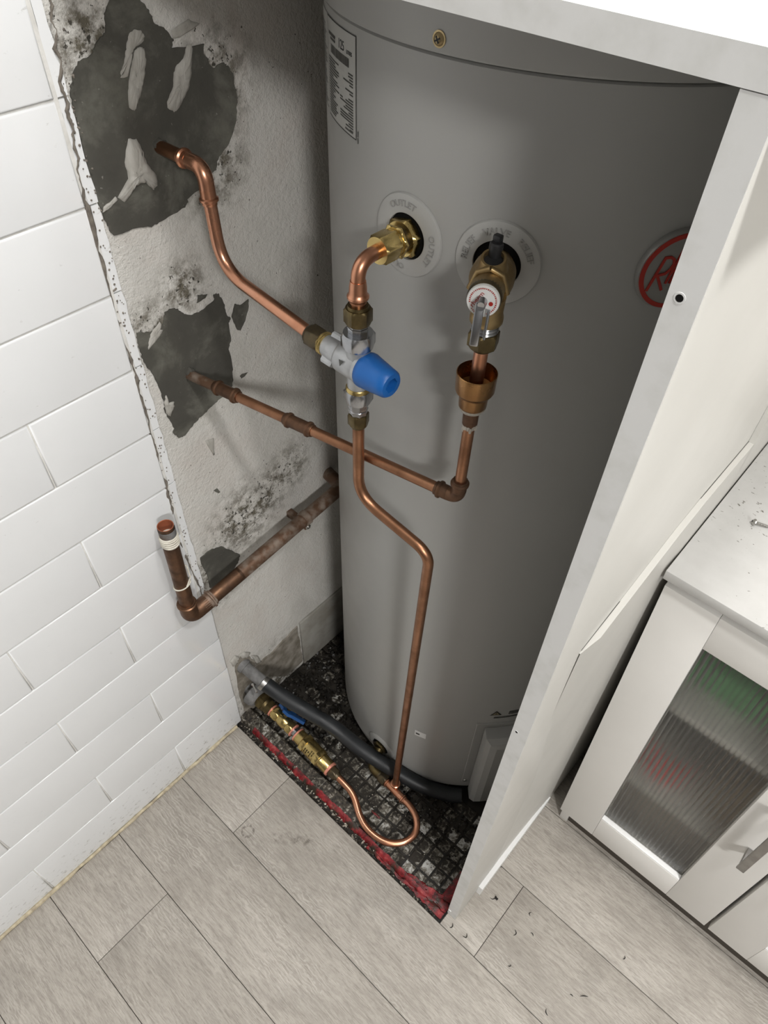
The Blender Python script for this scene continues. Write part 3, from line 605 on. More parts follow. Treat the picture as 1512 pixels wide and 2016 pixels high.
# things blurred behind the ribbed glass
def jar(name, label, cat, x, y, z, r, h, ma, lid=None):
    x -= RK * (z - 0.07)
    t = thing(name, label, cat, (x, y, z))
    build('body', MB().lathe((x, y, z + 0.0006), (0, 0, 1), [(0, r * .92), (0.004, r), (h * .8, r), (h * .9, r * .8), (h, r * .78)], 24), ma, t)
    if lid: build('lid', MB().lathe((x, y, z + h), (0, 0, 1), [(0, r * .86), (0.014, r * .86), (0.016, r * .8)], 24), lid, t)
G1 = mat('green_packaging', (0.16, 0.46, 0.20), 0.5); R1 = mat('red_lid', (0.80, 0.04, 0.05), 0.45); B1 = mat('brown_card', (0.24, 0.17, 0.09), 0.7); D1 = mat('dark_glass_jar', (0.05, 0.055, 0.05), 0.3); V1 = mat('mauve_packaging', (0.30, 0.20, 0.24), 0.5)
def carton(name, label, x0, x1, y0, y1, z0, h, ma, fl=None):
    s = RK * (z0 - 0.07); t = thing(name, label, 'box', ((x0 + x1) / 2 - s, (y0 + y1) / 2, z0))
    build('body', MB().bbox(x0 - s, x1 - s, y0, y1, z0 + 0.0006, z0 + h, 0.0015), ma, t)
    build('flap', MB().bbox(x0 - s + .002, x1 - s - .002, y0 + .002, (y0 + y1) / 2 - .001, z0 + h + .0002, z0 + h + 0.0012, 0.0003), fl or ma, t)
carton('green_carton', 'green packet on the upper shelf behind ribbed glass', 0.690, 0.785, 0.350, 0.41, 0.525, 0.055, G1)
carton('mauve_carton', 'mauve packet on the upper shelf near the handle side', 0.822, 0.885, 0.335, 0.40, 0.525, 0.10, V1)
jar('red_jar', 'red blurred jar on the lower shelf behind ribbed glass', 'jar', 0.715, 0.335, 0.285, 0.014, 0.040, R1, R1)
jar('dark_jar', 'dark jar at the middle of the lower shelf behind glass', 'jar', 0.752, 0.43, 0.285, 0.045, 0.16, D1, D1)
jar('dark_jar', 'dark jar at the panel side of the lower shelf behind glass', 'jar', 0.680, 0.46, 0.285, 0.030, 0.16, D1, V1)
carton('brown_carton', 'brown box on the lower shelf near the handle side', 0.800, 0.885, 0.325, 0.40, 0.285, 0.15, B1)
carton('taupe_fill_box', 'added taupe box lightening the cabinet floor behind ribbed glass', 0.650, 0.880, 0.325, 0.50, 0.091, 0.14, mat('taupe_card', (0.33, 0.295, 0.26), 0.7))  # box added to lighten the under-lit bottom of the cabinet
# loose screw on the cabinet top
q = at(1484, 1031, 2, 0.7995); e = at(1505, 1036, 2, 0.7990); ax = (e - q).normalized(); q = q + Vector((0, 0, 0.0012))
t = thing('loose_screw', 'small silver screw lying on the white cabinet top', 'screw', (q.x, q.y, 0.7975))
qq = Vector((q.x, q.y, 0.7975 + 0.0046)); ax = Vector((ax.x, ax.y, -0.16)).normalized()
build('head', MB().lathe(qq - ax * 0.0025, ax, [(0, 0.0012), (0.0006, 0.003), (0.0015, 0.0042), (0.0028, 0.0044), (0.0034, 0.0016)], 20), M['screw'], t)
th_ = MB(); L = 0.018
prof = [(0.002 + L * 0.82 * i / 18, 0.0019 if i % 2 else 0.0014) for i in range(19)] + [(0.002 + L, 0.0002)]
build('threaded_shank', th_.lathe(qq, ax, prof, 14), M['screw'], t)
build('cross_recess', MB().bbox(qq.x - 0.0036, qq.x - 0.0028, qq.y - 0.0018, qq.y + 0.0018, qq.z - 0.0004, qq.z + 0.0004, 0.0001), M['ink'], t)

# ------------------------------------------------------------------ water heater
wh = thing('water_heater', 'tall grey cylindrical water heater in the recess', 'water heater', (TC.x, TC.y, FA))
ZT = 1.279
def cy(th, z, off=0.0): return Vector((TC.x + (TR + off) * math.cos(th), TC.y + (TR + off) * math.sin(th), z))
D = math.radians
build('shell', MB().lathe((TC.x, TC.y, 0), (0, 0, 1), [(0.002, TR - 0.02), (0.006, TR - 0.008), (0.014, TR), (0.3, TR), (0.7, TR), (1.0, TR), (ZT - 0.0028, TR), (ZT - 0.0012, TR - 0.002)], 128, True, False), M['tank'], wh, angle=30)
build('lid_band', MB().lathe((TC.x, TC.y, 0), (0, 0, 1), [(ZT - 0.0008, TR - 0.002), (ZT + 0.0002, TR + 0.0018), (ZT + 0.002, TR + 0.0026), (1.326, TR + 0.0026), (1.332, TR - 0.004), (1.336, TR - 0.03), (1.338, 0.05)], 128), M['tank'], wh, angle=30)['label'] = 'lid band above a thin joint line'
def foot(a):
    c = cy(D(a), 0, -0.035); build('foot', MB().lathe((c.x, c.y, FA + 0.0012), (0, 0, 1), [(0, 0.016), (0.006, 0.016), (0.010, 0.012), (0.018, 0.012)], 16), M['white_edge'], wh)
for a in (-90, 30, 150): foot(a)
def surf_disc(th0, z0, prof, seg=56):
    """turned shape wrapped on the tank: profile of (radius, height above shell)"""
    R = []
    for r_, h in prof: R.append([cy(th0 + r_ * math.cos(2 * math.pi * k / seg) / TR, z0 + r_ * math.sin(2 * math.pi * k / seg), h) for k in range(seg)])
    return MB().rings(R, False, False)
def wrap_text(body, size, th0, z0, off, ext=0.0002, arc=None, tilt=0.0, sx=1.0, shear=0.0):
    vs, fs = text_mesh(body, size, ext); out = []
    for q in vs:
        x, y, z = q.x * sx + shear * q.y, q.y, q.z
        if arc is not None:                    # bend round a circle of radius arc[0], centred on angle arc[1]
            R_, a0 = arc; a = a0 - x / R_; r_ = R_ + y; x, y = r_ * math.cos(a), r_ * math.sin(a)
        if tilt: x, y = x * math.cos(tilt) - y * math.sin(tilt), x * math.sin(tilt) + y * math.cos(tilt)
        out.append(cy(th0 + x / TR, z0 + y, off + z))
    return MB().add(out, fs)
def collar(th, z, words, name='port_collar'):
    c = build(name, surf_disc(th, z, [(0.0212, 0.0003), (0.0212, 0.0032), (0.0225, 0.0036), (0.0335, 0.0030), (0.0372, 0.0022), (0.0382, 0.0008), (0.0382, -0.0005)]), M['collar'], wh)
    R = [[cy(th + r_ * math.cos(2 * math.pi * k / 40) / TR, z + r_ * math.sin(2 * math.pi * k / 40), 0.0006) for k in range(40)] for r_ in (0.0214, 0.001)]
    build('dark_opening', MB().rings(R, False, True), M['hole'], c)
    for wd, a0 in words: build('embossed_word', wrap_text(wd, 0.0082, th, z, 0.0031, 0.0009, arc=(0.0292, a0)), M['collar_text'], c, smooth=False)
    return c
TH1, Z1 = D(-90.6), 1.131; TH2, Z2 = D(-69.9), 1.132
collar(TH1, Z1, [('OUTLET', D(100)), ('OUTLET', D(-10)), ('OUTLET', D(-120))])['label'] = 'grey collar embossed OUTLET'
collar(TH2, Z2, [('VALVE', D(97)), ('RELIEF', D(35)), ('RELIEF', D(160))])['label'] = 'grey collar embossed VALVE'
TH3, Z3 = D(-91), 0.047
c3 = build('inlet_collar', surf_disc(TH3, Z3, [(0.020, 0.0003), (0.020, 0.003), (0.030, 0.003), (0.034, 0.001), (0.034, 0)]), M['collar'], wh)
build('dark_opening', MB().rings([[cy(TH3 + r_ * math.cos(2 * math.pi * k / 40) / TR, Z3 + r_ * math.sin(2 * math.pi * k / 40), 0.0006) for k in range(40)] for r_ in (0.0202, 0.001)], False, True), M['hole'], c3)
build('inlet_socket', MB().hexnut(cy(TH3, Z3, 0), (math.cos(TH3), math.sin(TH3), 0), 0.001, 0.008, 0.027), M['brass_dark'], wh)
# badge
THB, ZB, BS = D(-35.0), 1.138, 0.735
bd = build('badge', surf_disc(THB, ZB, [(0.049 * BS, -0.001), (0.049 * BS, 0.0036), (0.0475 * BS, 0.0060), (0.0405 * BS, 0.0064), (0.001, 0.0064)]), M['badge'], wh); bd['label'] = 'round silver badge with red lettering'
build('red_ring', surf_disc(THB, ZB, [(0.0410 * BS, 0.0060), (0.0410 * BS, 0.0070), (0.0462 * BS, 0.0070), (0.0462 * BS, 0.0060)]), M['red_print'], bd)
def stroke(b, pts, w_):
    P_ = [Vector((x * BS, y * BS)) for x, y in pts]; w_ = w_ * BS
    for i in range(len(P_) - 1):
        a, c_ = P_[i], P_[i + 1]; d_ = (c_ - a).normalized(); n_ = Vector((-d_.y, d_.x)) * w_ / 2
        q = [a + n_ - d_ * w_ * .1, a - n_ - d_ * w_ * .1, c_ - n_ + d_ * w_ * .1, c_ + n_ + d_ * w_ * .1]
        v = [cy(THB + k.x / TR, ZB + k.y, h) for h in (0.0066, 0.0074) for k in q]
        b.add(v, [(4, 5, 6, 7), (0, 1, 5, 4), (1, 2, 6, 5), (2, 3, 7, 6), (3, 0, 4, 7)])
b = MB(); W_ = 0.0031
stroke(b, [(-0.0335, -0.0215), (-0.0225, 0.0195)], W_)                                   # R stem
stroke(b, [(-0.0228, 0.0185), (-0.0165, 0.0190), (-0.0120, 0.0160), (-0.0105, 0.0105), (-0.0125, 0.0040), (-0.0175, -0.0010), (-0.0275, -0.0030)], W_)
stroke(b, [(-0.0262, -0.0025), (-0.0155, -0.0215)], W_)
_st = stroke
def stroke(b_, pts, w_): _st(b_, [(x * 0.92 + 0.0006, y) for x, y in pts], w_ * 0.92)
stroke(b, [(-0.0150, -0.0135), (-0.0055, 0.0270)], 0.003)                                # h
stroke(b, [(-0.0118, -0.0015), (-0.0085, 0.0035), (-0.0062, 0.0030), (-0.0066, -0.0010), (-0.0098, -0.0135)], 0.0028)
for dx in (0.0, 0.0110):                                                                # e e
    stroke(b, [(-0.0040 + dx, -0.0050), (0.0020 + dx, -0.0030), (0.0028 + dx, 0.0015), (0.0004 + dx, 0.0035), (-0.0030 + dx, 0.0000), (-0.0052 + dx, -0.0080), (-0.0042 + dx, -0.0125), (0.0010 + dx, -0.0115)], 0.0027)
stroke(b, [(0.0150, -0.0135), (0.0185, 0.0035)], 0.0028)                                 # m
for dx in (0.0, 0.0075): stroke(b, [(0.0172 + dx, -0.0020), (0.0210 + dx, 0.0035), (0.0236 + dx, 0.0025), (0.0205 + dx, -0.0135)], 0.0027)
build('red_lettering', b, M['red_print'], bd, smooth=False)
# rating label (left) with a second text column further round
def patch(th0, th1, z0, z1, off, nseg=8):
    b = MB(); v = []
    for i in range(nseg + 1):
        th = th0 + (th1 - th0) * i / nseg
        for z in (z0, z1): v.append(cy(th, z, off))
    b.add(v, [(2 * i, 2 * i + 2, 2 * i + 3, 2 * i + 1) for i in range(nseg)]); return b
def multi(rects, off):
    b = MB()
    for r_ in rects: q = patch(*r_, off, max(1, math.ceil(abs(r_[1] - r_[0]) / D(1.2)))); b.add(q.v, q.f)
    return b
LA, LB, LZ0, LZ1 = D(-124.3), D(-107.9), 1.1895, 1.2700
lb = build('rating_label', patch(D(-137), LB, LZ0, LZ1, 0.0004, 16), M['label_face'], wh, recalc=False); lb['label'] = 'rating plate label printed 125 litres'
ln = 0.0009 / TR
build('border_lines', multi([(LA, LB, LZ0, LZ0 + 0.0008), (LA, LB, LZ1 - 0.0008, LZ1), (LB - ln, LB, LZ0, LZ1), (LA, LA + ln * .6, LZ0, LZ1)], 0.0006), M['ink'], lb, smooth=False, recalc=False)
random.seed(21); wdt = LB - LA; R_ = []
R_ += [(LA + wdt * 0.06, LA + wdt * 0.36, LZ1 - 0.0135, LZ1 - 0.011), (LA + wdt * 0.14, LA + wdt * 0.36, LZ1 - 0.0165, LZ1 - 0.0145)]
x = LA + wdt * 0.15
while x < LA + wdt * 0.80:                      # bar code strip
    dw = random.uniform(0.3, 1.1) * 0.0009 / TR; R_.append((x, x + dw, LZ1 - 0.0265, LZ1 - 0.0195)); x += dw + random.uniform(0.2, 0.6) * 0.0009 / TR
for i in range(21):
    z = LZ1 - 0.030 - i * 0.00225; R_.append((LA + wdt * 0.05, LA + wdt * random.choice((0.25, 0.33, 0.42, 0.48, 0.36)), z - 0.0013, z))
    if i in (10, 11, 15, 16, 17): R_.append((LA + wdt * 0.52, LA + wdt * random.uniform(0.6, 0.74), z - 0.0013, z))
    if i not in (5, 8): R_.append((LB - wdt * random.choice((0.10, 0.13, 0.22, 0.28)) - wdt * 0.08, LB - wdt * 0.08, z - 0.0013, z))
R_.append((LB - wdt * 0.32, LB - wdt * 0.09, LZ0 + 0.003, LZ0 + 0.0046))
for i in range(24):
    z = LZ1 - 0.010 - i * 0.0029; R_.append((D(-136), D(-136) + (LA - D(-136)) * random.uniform(0.6, 0.93), z - 0.0009, z))
build('small_print', multi(R_, 0.0006), M['ink_grey'], lb, smooth=False, recalc=False)
t_ = wrap_text('125', 0.0105, LA + wdt * 0.58, LZ1 - 0.0135, 0.0006, 0.0001, sx=0.9); t2 = wrap_text('LITRES', 0.0042, LA + wdt * 0.82, LZ1 - 0.0155, 0.0006, 0.0001, sx=0.9); t_.add(t2.v, t2.f)
build('capacity_print', t_, M['ink'], lb, smooth=False)
build('side_bars', multi([(LB + 0.0022 / TR, LB + 0.0034 / TR, LZ0 - 0.002, LZ0 + 0.003), (LB + 0.0022 / TR, LB + 0.0034 / TR, LZ0 + 0.0036, LZ0 + 0.0085)], 0.0005), M['ink_grey'], lb, smooth=False, recalc=False)
# lid screw
def panscrew(th, z, off, ma, r_=0.0046):
    c = cy(th, z, off); nrm = Vector((math.cos(th), math.sin(th), 0))
    s_ = build('lid_screw', MB().lathe(c, nrm, [(0, r_ * 1.25), (0.0006, r_ * 1.25), (0.0007, r_), (0.0022, r_ * .8), (0.0030, r_ * .35)], 24), ma, wh)
    u = Vector((-math.sin(th), math.cos(th), 0)); k = c + nrm * 0.0028; b = MB()
    for a in (0.5, 0.5 + math.pi / 2):
        d1 = u * math.cos(a) + Vector((0, 0, 1)) * math.sin(a); d2 = nrm.cross(d1)
        b.add([k + d1 * (r_ * .55) * i + d2 * (r_ * .13) * j + nrm * h for h in (-.0004, .0005) for i, j in ((-1, -1), (1, -1), (1, 1), (-1, 1))], [(4, 5, 6, 7), (0, 1, 5, 4), (1, 2, 6, 5), (2, 3, 7, 6), (3, 0, 4, 7)])
    build('cross_recess', b, M['ink'], s_, smooth=False)
panscrew(D(-85.6), 1.2885, 0.0026, M['brass_screw'])
# element cover, warning print, small sticker
def cbox(th0, th1, z0, z1, o0, o1, bev, nseg=8):
    R = []
    b = MB(); v = []
    def ring(a0, a1, za, zb, off):
        r1 = [cy(a0 + (a1 - a0) * i / nseg, za, off) for i in range(nseg + 1)]; r2 = [cy(a1 + (a0 - a1) * i / nseg, zb, off) for i in range(nseg + 1)]; return r1 + r2
    e = bev / TR
    return MB().rings([ring(th0, th1, z0, z1, o0), ring(th0, th1, z0, z1, o1 - bev * .8), ring(th0 + e * .4, th1 - e * .4, z0 + bev * .4, z1 - bev * .4, o1 - bev * .25), ring(th0 + e, th1 - e, z0 + bev, z1 - bev, o1)])
ec = build('element_cover', cbox(D(-50.4), D(-14), 0.040, 0.292, 0.0, 0.0022, 0.001), M['tank'], wh, angle=25)
build('cover_box', cbox(D(-46.8), D(-18), 0.008, 0.280, 0.0022, 0.036, 0.016), M['tank'], ec, angle=20)
c = cy(D(-49), 0.047, 0.0022); build('cover_screw', MB().lathe(c, (math.cos(D(-49)), math.sin(D(-49)), 0), [(0, 0.004), (0.0014, 0.0035), (0.002, 0.001)], 16), M['screw'], wh)
W0 = D(-43.9)
def tri(s_, off, th0, z0):
    return MB().add([cy(th0 - s_ / TR, z0 - s_ * .55, off), cy(th0 + s_ / TR, z0 - s_ * .55, off), cy(th0, z0 + s_ * .9, off)], [(0, 1, 2)])
wp = build('warning_print', tri(0.0105, 0.0004, W0, 0.327), M['ink'], wh, smooth=False, recalc=False); wp['label'] = 'small warning triangle and print'
build('triangle_inner', tri(0.0066, 0.0006, W0, 0.3268), mat('warning_yellow_grey', (0.20, 0.175, 0.10), .5), wp, smooth=False, recalc=False)
build('exclamation', multi([(W0 - 0.0006 / TR, W0 + 0.0006 / TR, 0.3263, 0.3312), (W0 - 0.0006 / TR, W0 + 0.0006 / TR, 0.3243, 0.3254)], 0.0008), M['ink'], wp, smooth=False, recalc=False)
build('warning_text', multi([(W0 + D(5), W0 + D(18), 0.331 - i * .0032, 0.3328 - i * .0032) for i in range(4)] + [(W0 - D(0.5), W0 + D(18), 0.3135 - i * .0032, 0.3153 - i * .0032) for i in range(2)], 0.0005), M['ink_grey'], wp, smooth=False, recalc=False)
stk = build('white_sticker', patch(D(-74.4), D(-69.4), 0.190, 0.2095, 0.0005, 6), M['white_print'], wh, recalc=False)
build('sticker_print', multi([(D(-73.9), D(-72.2), 0.196, 0.2015)], 0.0008), M['ink_grey'], stk, smooth=False, recalc=False)

# ------------------------------------------------------------------ plumbing
def coupling(b, p, d, half=0.018, r_=0.0080, bead=0.0100):
    """capillary socket with a rolled bead near each mouth"""
    d = Vector(d).normalized(); prof = []
    for t, rr in ((-half, r_ - .0006), (-half + .001, r_), (-half + .004, r_), (-half + .0052, bead), (-half + .0072, bead), (-half + .0084, r_), (0, r_), (half - .0084, r_), (half - .0072, bead), (half - .0052, bead), (half - .004, r_), (half - .001, r_), (half, r_ - .0006)): prof.append((t, rr))
    return b.lathe(p, d, prof, 24)
def socket(b, p, d, ln=0.014, r_=0.0080, bead=0.0098):
    d = Vector(d).normalized(); return b.lathe(p, d, [(0, r_), (ln - .0075, r_), (ln - .0062, bead), (ln - .0040, bead), (ln - .0028, r_), (ln, r_ - .0002), (ln, r_ - .0009)], 24)
VX, VY, VZ = 0.2712, 0.0758, 1.0325
n1 = Vector((math.cos(TH1), math.sin(TH1), 0)); s1 = cy(TH1, Z1, 0)
# outlet elbow
op = thing('outlet_pipe', 'short copper elbow with brass nuts leaving the OUTLET collar', 'pipe', (VX, VY, Z1 - 0.06))
build('back_nut', MB().hexnut(s1, n1, 0.0012, 0.0105, 0.0325, rot=.25), M['brass'], op)
build('nipple', MB().lathe(s1, n1, [(0.009, 0.0125), (0.016, 0.0125)], 24), M['brass_black'], op)
build('flange', MB().hexnut(s1, n1, 0.0150, 0.0185, 0.0275, 0.0008, rot=.1), M['brass'], op)
build('compression_nut', MB().lathe(s1, n1, [(0.018, 0.0128), (0.021, 0.0128)], 24).hexnut(s1, n1, 0.020, 0.0405, 0.0246, rot=.2), M['brass'], op)
p0 = s1 + n1 * 0.030; cz_ = Z1
path = fillet([p0, Vector((VX, VY, Z1 - 0.001)), Vector((VX, VY, 1.078))], 0.026, 12)
build('bend', MB().tube(path, 0.0066, 22), M['copper'], op)
bm_ = MB(); sub = [Vector((VX, VY, z)) for z in (1.113, 1.108, 1.103, 1.1005, 1.0985, 1.0965, 1.0945, 1.092)]
build('elbow_socket', bm_.tube(sub, [0.0072, 0.0080, 0.0082, 0.0084, 0.0102, 0.0102, 0.0084, 0.0080], 24), M['copper'], op)
# tempering valve
tv = thing('tempering_valve', 'silver tempering valve with a blue hexagon cap', 'valve', (VX, VY, VZ - 0.08))
ZU = (0, 0, 1)
o_ = (VX, VY, 0)
build('top_nut', MB().hexnut(o_, ZU, 1.0705, 1.0865, 0.0235, rot=.3).lathe(o_, ZU, [(1.086, 0.0105), (1.0895, 0.0098), (1.0895, 0.0072)], 24), M['brass_dark'], tv)
build('top_tail', MB().lathe(o_, ZU, [(1.050, 0.0105), (1.0600, 0.0105), (1.0605, 0.0098), (1.0660, 0.0098), (1.0663, 0.0104), (1.0672, 0.0104), (1.0675, 0.0098), (1.071, 0.0098)], 8, rot=.2), M['chrome'], tv)
build('top_union_nut', MB().hexnut(o_, ZU, 1.0445, 1.0605, 0.0290, 0.003, rot=.42), M['chrome'], tv)
build('neck', MB().lathe(o_, ZU, [(0.985, 0.0112), (1.000, 0.0112), (1.020, 0.0115), (1.046, 0.0122)], 28), M['cast_nickel'], tv)
build('washer', MB().lathe(o_, ZU, [(0.9945, 0.0128), (0.9970, 0.0128), (0.9985, 0.0118)], 28), M['brass'], tv)
build('bottom_union_nut', MB().hexnut(o_, ZU, 0.9795, 0.9945, 0.0262, 0.003, rot=.15), M['chrome'], tv)
build('bottom_tail', MB().lathe(o_, ZU, [(0.9630, 0.0098), (0.9670, 0.0098), (0.9675, 0.0104), (0.9690, 0.0104), (0.9695, 0.0098), (0.9720, 0.0098), (0.9725, 0.0106), (0.9800, 0.0106)], 8, rot=.1), M['chrome'], tv)
build('bottom_nut', MB().hexnut(o_, ZU, 0.9485, 0.9635, 0.0200, rot=.45).lathe(o_, ZU, [(0.9455, 0.0082), (0.9490, 0.0098)], 24), M['brass_dark'], tv)
XU = Vector((1, -0.05, 0.0)).normalized(); vc = Vector((VX - 0.002, VY, VZ - 0.009))
build('body', MB().lathe(vc, XU, [(-0.043, 0.0108), (-0.040, 0.0120), (-0.022, 0.0126), (-0.0205, 0.0150), (-0.018, 0.0164), (0.004, 0.0164), (0.0055, 0.0154), (0.0065, 0.0154), (0.0075, 0.0168), (0.012, 0.0168), (0.013, 0.016)], 36), M['cast_nickel'], tv)
sd, su = frame(XU)
lug = MB(); base = vc + XU * -0.031
for k, (a, ht) in enumerate(((-2.2, 0.0165), (0.9, 0.0165))):
    dr = sd * math.cos(a) + su * math.sin(a); tn = XU.cross(dr)
    pts_ = [base + XU * i * 0.0075 + tn * j * 0.0058 for i, j in ((-1, -1), (1, -1), (1, 1), (-1, 1))]
    lug.rings([[q + dr * 0.010 for q in pts_], [q + dr * (ht - .002) for q in pts_], [base + (q - base) * .85 + dr * ht for q in pts_]])
build('spanner_flat', lug, M['cast_nickel'], tv, smooth=False)
a = vc + XU * -0.006; fr = Vector((0, -1, 0)); up = Vector((0, 0, 1)); q0 = a + Vector((0.0, -0.0155, 0.0062))
build('arrow_mark', MB().add([q0 + Vector((-.003, -.0004, .003)), q0 + Vector((.0035, -.0004, .003)), q0 + Vector((.0002, -.0026, -.0030))], [(0, 1, 2)]), M['ink_grey'], tv, smooth=False)
build('blue_cap', MB().lathe(vc, XU, [(0.0105, 0.0165), (0.0125, 0.0178), (0.0155, 0.0181), (0.0185, 0.0176), (0.038, 0.0150), (0.0450, 0.0140), (0.0474, 0.0120), (0.0476, 0.0084)], 40, True, False), M['blue'], tv)
hx = MB(); rws = []
for t, r_ in ((0.0476, 0.0084), (0.0476, 0.0080), (0.0400, 0.0076)):
    rws.append([vc + XU * t + (sd * math.cos(2 * math.pi * k / 36) + su * math.sin(2 * math.pi * k / 36)) * (r_ if r_ == .0084 else r_ * 0.866 / math.cos((2 * math.pi * k / 36) % (math.pi / 3) - math.pi / 6)) for k in range(36)])
build('hex_recess', hx.rings(rws, False, True), M['blue'], tv)
build('side_nut', MB().hexnut(vc, XU, -0.0665, -0.0480, 0.0228, 0.002, rot=.2).lathe(vc, XU, [(-0.0700, 0.0098), (-0.0665, 0.0115)], 24), M['brass_black'], tv)
build('thread_ring', MB().lathe(vc, XU, [(-0.0485, 0.0116), (-0.0470, 0.0122), (-0.0455, 0.0116), (-0.0440, 0.0122), (-0.0425, 0.0116)], 24), M['brass'], tv)
# mixed water pipe to the wall
W1 = at(312, 290, 0, XP); ex = 0.0600; zt = 1.1475; yp = 0.080
mw = thing('mixed_water_pipe', 'bright copper pipe bending from the large cement patch to the blue-capped valve', 'pipe', (ex, yp, VZ - 0.02))
pe = vc + XU * -0.060
A0 = Vector((XP - 0.002, yp, zt)); A1 = Vector((ex, yp, zt)); A2 = Vector((0.0665, yp, VZ + 0.004)); A3 = Vector((0.116, yp, VZ + 0.0015)); 
build('wall_stub', MB().tube([A0, Vector((0.036, yp, zt))], 0.0068, 22), M['copper_dull'], mw)
build('elbow', MB().tube(fillet([Vector((0.030, yp, zt)), A1, Vector((0.0612, yp, zt - 0.034))], 0.018, 12), 0.0079, 24), M['copper'], mw)
e1 = MB(); socket(e1, (0.0375, yp, zt), (-1, 0, 0), 0.013); socket(e1, (0.0606, yp, zt - 0.020), Vector((0.03, 0, -1)), 0.016)
build('elbow_mouth', e1, M['copper'], mw)
mid = fillet([Vector((0.0612, yp, zt - 0.030)), Vector((0.0625, yp, VZ + 0.022)), pe], 0.048, 16)
mid = fillet([Vector((0.0612, yp, zt - 0.030)), Vector((0.0660, yp, VZ + 0.010)), pe], 0.045, 16)
build('run', MB().tube(mid, 0.0068, 22), M['copper'], mw)
# relief valve
n2 = Vector((math.cos(TH2), math.sin(TH2), 0)); s2 = cy(TH2, Z2, 0)
rv = thing('relief_valve', 'bronze relief valve with chrome lever below the VALVE collar', 'valve', (s2.x, s2.y - 0.05, Z2 - 0.05))
dv = Vector((0.400, 0.078, 1.143)) - Vector((s2.x, s2.y, 1.130)); dv.normalize(); o2 = Vector((s2.x, s2.y, 1.130))
DRX, DRY = 0.3900, 0.1040
build('body', MB().lathe(o2, dv, [(0.0008, 0.0150), (0.010, 0.0160), (0.016, 0.0185), (0.034, 0.0190), (0.044, 0.0160), (0.052, 0.0142), (0.056, 0.0140), (0.062, 0.0142), (0.072, 0.0140)], 32), M['bronze'], rv)
tp = o2 + dv * 0.034; upv = (Vector((0, 0, 1)) + dv * 0.35).normalized()
build('top_boss', MB().lathe(tp, upv, [(0.004, 0.0150), (0.016, 0.0122), (0.023, 0.0108), (0.0245, 0.0102), (0.0245, 0.0084), (0.018, 0.0080)], 32, True, True), M['bronze'], rv)
build('boss_plug', MB().lathe(tp, upv, [(0.016, 0.0082), (0.0205, 0.0080)], 24).lathe(tp + Vector((-.001, 0, 0)), Vector((0, 0.06, 1)), [(0.012, 0.0060), (0.030, 0.0058), (0.0312, 0.0048)], 20).bbox(tp.x - 0.006, tp.x + 0.001, tp.y + .002, tp.y + 0.008, tp.z + 0.028, tp.z + 0.036, 0.001), M['black'], rv)
rib = MB()
for s_ in (-1, 1):
    side = dv.cross(Vector((0, 0, 1))).normalized()
    q = o2 + dv * 0.05; rib.tube([q + side * 0.0155 * s_ + Vector((0, 0, -0.004)), q + side * 0.010 * s_ + Vector((0, 0, 0.0125)) + dv * 0.003, q + Vector((0, 0, 0.0170)) + dv * 0.004], 0.0026, 10)
build('cast_rib', rib, M['bronze'], rv)
build('bonnet', MB().lathe(o2, dv, [(0.066, 0.0132), (0.070, 0.0140), (0.0765, 0.0140), (0.078, 0.0134)], 36), M['brass_black'], rv)
cap = build('disc_cap', MB().lathe(o2, dv, [(0.0772, 0.0130), (0.0800, 0.0132), (0.0815, 0.0126)], 40), M['white_print'], rv); cap['label'] = 'white disc with red print'
cc = o2 + dv * 0.0817; cu, cw = frame(dv); cu = -cu; 
right = Vector((0, 0, 1)).cross(-dv).normalized() * -1; upc = right.cross(dv) * -1
if upc.z < 0: upc = -upc
rt = Vector((0, 0, 1)).cross(dv).normalized()       # to the right as seen from outside
def disc_text(word, size, pos=(0, 0), arc=None, rot=0.0):
    vs, fs = text_mesh(word, size, 0.0001); out = []
    for q in vs:
        x, y = q.x, q.y
        if arc: a = arc[1] - x / arc[0]; r_ = arc[0] + y; x, y = r_ * math.cos(a), r_ * math.sin(a)
        if rot: x, y = x * math.cos(rot) - y * math.sin(rot), x * math.sin(rot) + y * math.cos(rot)
        out.append(cc + rt * (x + pos[0]) + upc * (y + pos[1]) + dv * (q.z + 0.00015))
    return MB().add(out, fs)
b = disc_text('rheem', 0.0056, (-0.0048, 0.0010), rot=1.0); build('red_word', b, M['red_print'], cap, smooth=False)
b = MB(); random.seed(9)
for i in range(44):
    a = 2 * math.pi * i / 44
    if 3.4 < a < 3.75 or 4.5 < a < 5.0: continue
    for k in (0,):
        d1 = Vector((math.cos(a), math.sin(a))); t1 = Vector((-d1.y, d1.x)); ln_ = random.uniform(0.0003, 0.0005)
        b.add([cc + rt * (d1.x * r_ + t1.x * ln_ * s_) + upc * (d1.y * r_ + t1.y * ln_ * s_) + dv * 0.0003 for r_, s_ in ((0.0098, -1), (0.0098, 1), (0.0110, 1), (0.0110, -1))], [(0, 1, 2, 3)])
build('rim_print', b, M['red_print'], cap, smooth=False)
build('red_dot', MB().lathe(cc + rt * 0.0064 - upc * 0.001, dv, [(0, 0.0017), (0.0003, 0.0017)], 18), M['red_print'], cap)
lv = MB(); tip = cc + dv * 0.0085 + rt * -0.001
lv.bbox(-0.0036, 0.0036, -0.0030, 0.0010, -0.0330, 0.003, 0.0014)
Lm = [Vector((q.x, q.y, q.z)) for q in lv.v]; lv.v = [tip + rt * q.x + dv * (-q.y + (-q.z) * 0.02) + upc * q.z + Vector((0, 0, q.z * 0.0)) for q in Lm]
build('lever', lv, M['chrome'], rv, angle=30)['label'] = 'chrome pull lever'
